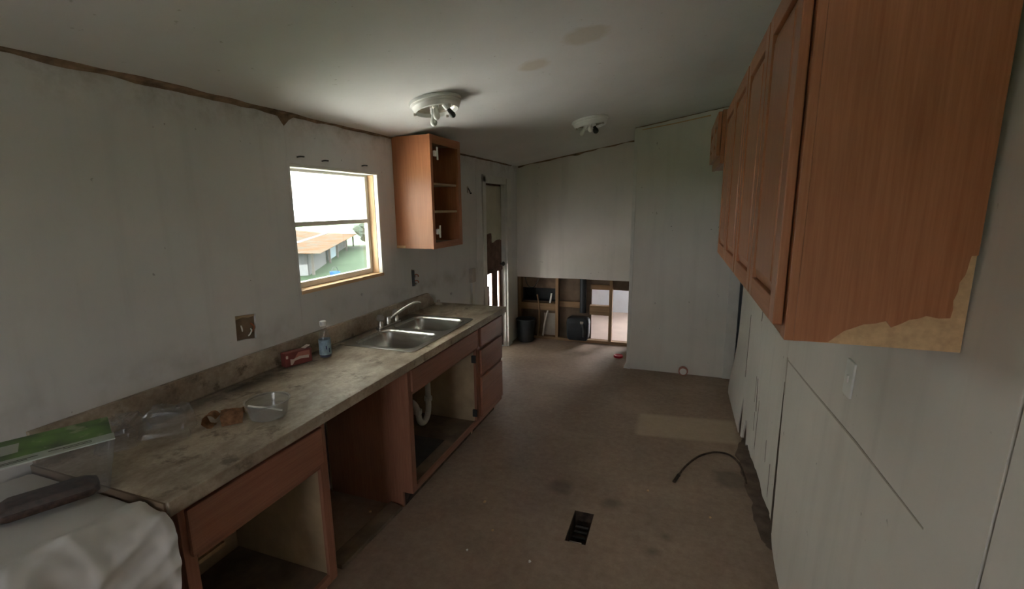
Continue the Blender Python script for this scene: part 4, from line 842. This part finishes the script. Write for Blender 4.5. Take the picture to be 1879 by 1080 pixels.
shb('back_wall', 0.08, LT, 4.2, 4.3, GZ, ez + 0.3, 'sheddark'); shb('side_wall', 0.08, 4.3, 0.22, 0.30, GZ, ez - 0.03, 'sheddark'); shb('blue_sheet', 4.5, 6.9, 0.12, 0.18, GZ + 0.12, ez - 0.06, 'shedblue'); shb('side_wall', 7.1, LT, 0.5, 0.58, GZ, ez - 0.03, 'sheddark')
for t in (0.02, 4.3, 7.0, 11.0, 14.8): shb('post', t, t + 0.1, 0.0, 0.1, GZ, ez - 0.005, 'trunk')
def bush(x, y, hgt, r, lab, seed, grp='trees behind the shed'):
    e = empty('leafy_tree', (x, y, GZ), lab, 'tree', grp)
    tube('trunk', [(x, y, GZ), (x + 0.05, y, GZ + hgt * 0.3), (x, y + 0.05, GZ + hgt * 0.6)], 0.12, M['trunk'], e, 8, lambda t: 0.14 * (1 - 0.5 * t))
    bm = bmesh.new(); bmesh.ops.create_icosphere(bm, subdivisions=4, radius=1.0)
    for v in bm.verts:
        d_ = 1 + 0.28 * noise.noise(v.co * 2.2 + Vector((seed, 0, 0))) + 0.16 * noise.noise(v.co * 6 + Vector((0, seed, 0)))
        v.co = Vector((x + v.co.x * r * d_, y + v.co.y * r * d_, GZ + hgt * 0.62 + v.co.z * hgt * 0.42 * d_))
    link('crown', bm, M['bush'], e)
nt = empty('bounce_trailer', (1.0, 11.5, GZ), 'added white sided trailer reflecting sun into the far doorway', 'building')  # unseen trailer, added as a sunlit reflector for the far room
for i in range(14): box('siding_board', (-5.0, 10.4 + 0.004 * (i % 2), GZ + 0.25 * i), (7.0, 10.46, GZ + 0.25 * i + 0.244), M['siding'], nt)
box('shell', (-4.98, 10.46, GZ), (6.98, 12.6, GZ + 3.5), M['enamel'], nt)
bush(-19.5, 27.4, 1.9, 1.5, 'low grey-green tree right of the shed', 1.0); bush(-22.5, 33.5, 2.3, 1.9, 'rounder tree farther right behind the shed', 4.0)
for i, (x, y, hh, rr) in enumerate(((-19.5, 9.0, 14, 4.0), (-28.8, 9.1, 22, 4.7), (-22, 0.0, 12, 3.2), (-36, 1.0, 18, 4.2))):
    bush(x, y, hh, rr, ('added tall tree shading the yard left of the shed', 'tallest of the added shade trees left of the shed', 'broad added shade tree nearest to the house', 'big added shade tree farthest across the yard')[i], 10.0 + i, 'added shade trees over the yard')  # out-of-view trees, added to keep direct sun off shed and grass
bb = empty('blue_bucket', (-12.2, 14.2, GZ), 'small bright blue bucket on the grass', 'bucket')
lathe('body', [(0, 0.001), (0.14, 0.001), (0.19, 0.34), (0.18, 0.34), (0.13, 0.02), (0, 0.02)], (-12.2, 14.2, GZ), M['blue'], bb, 18); tube('handle', [(-12.2, 14.02, GZ + 0.33), (-12.2, 14.08, GZ + 0.47), (-12.2, 14.2, GZ + 0.52), (-12.2, 14.32, GZ + 0.47), (-12.2, 14.38, GZ + 0.33)], 0.012, M['dark'], bb, 6)
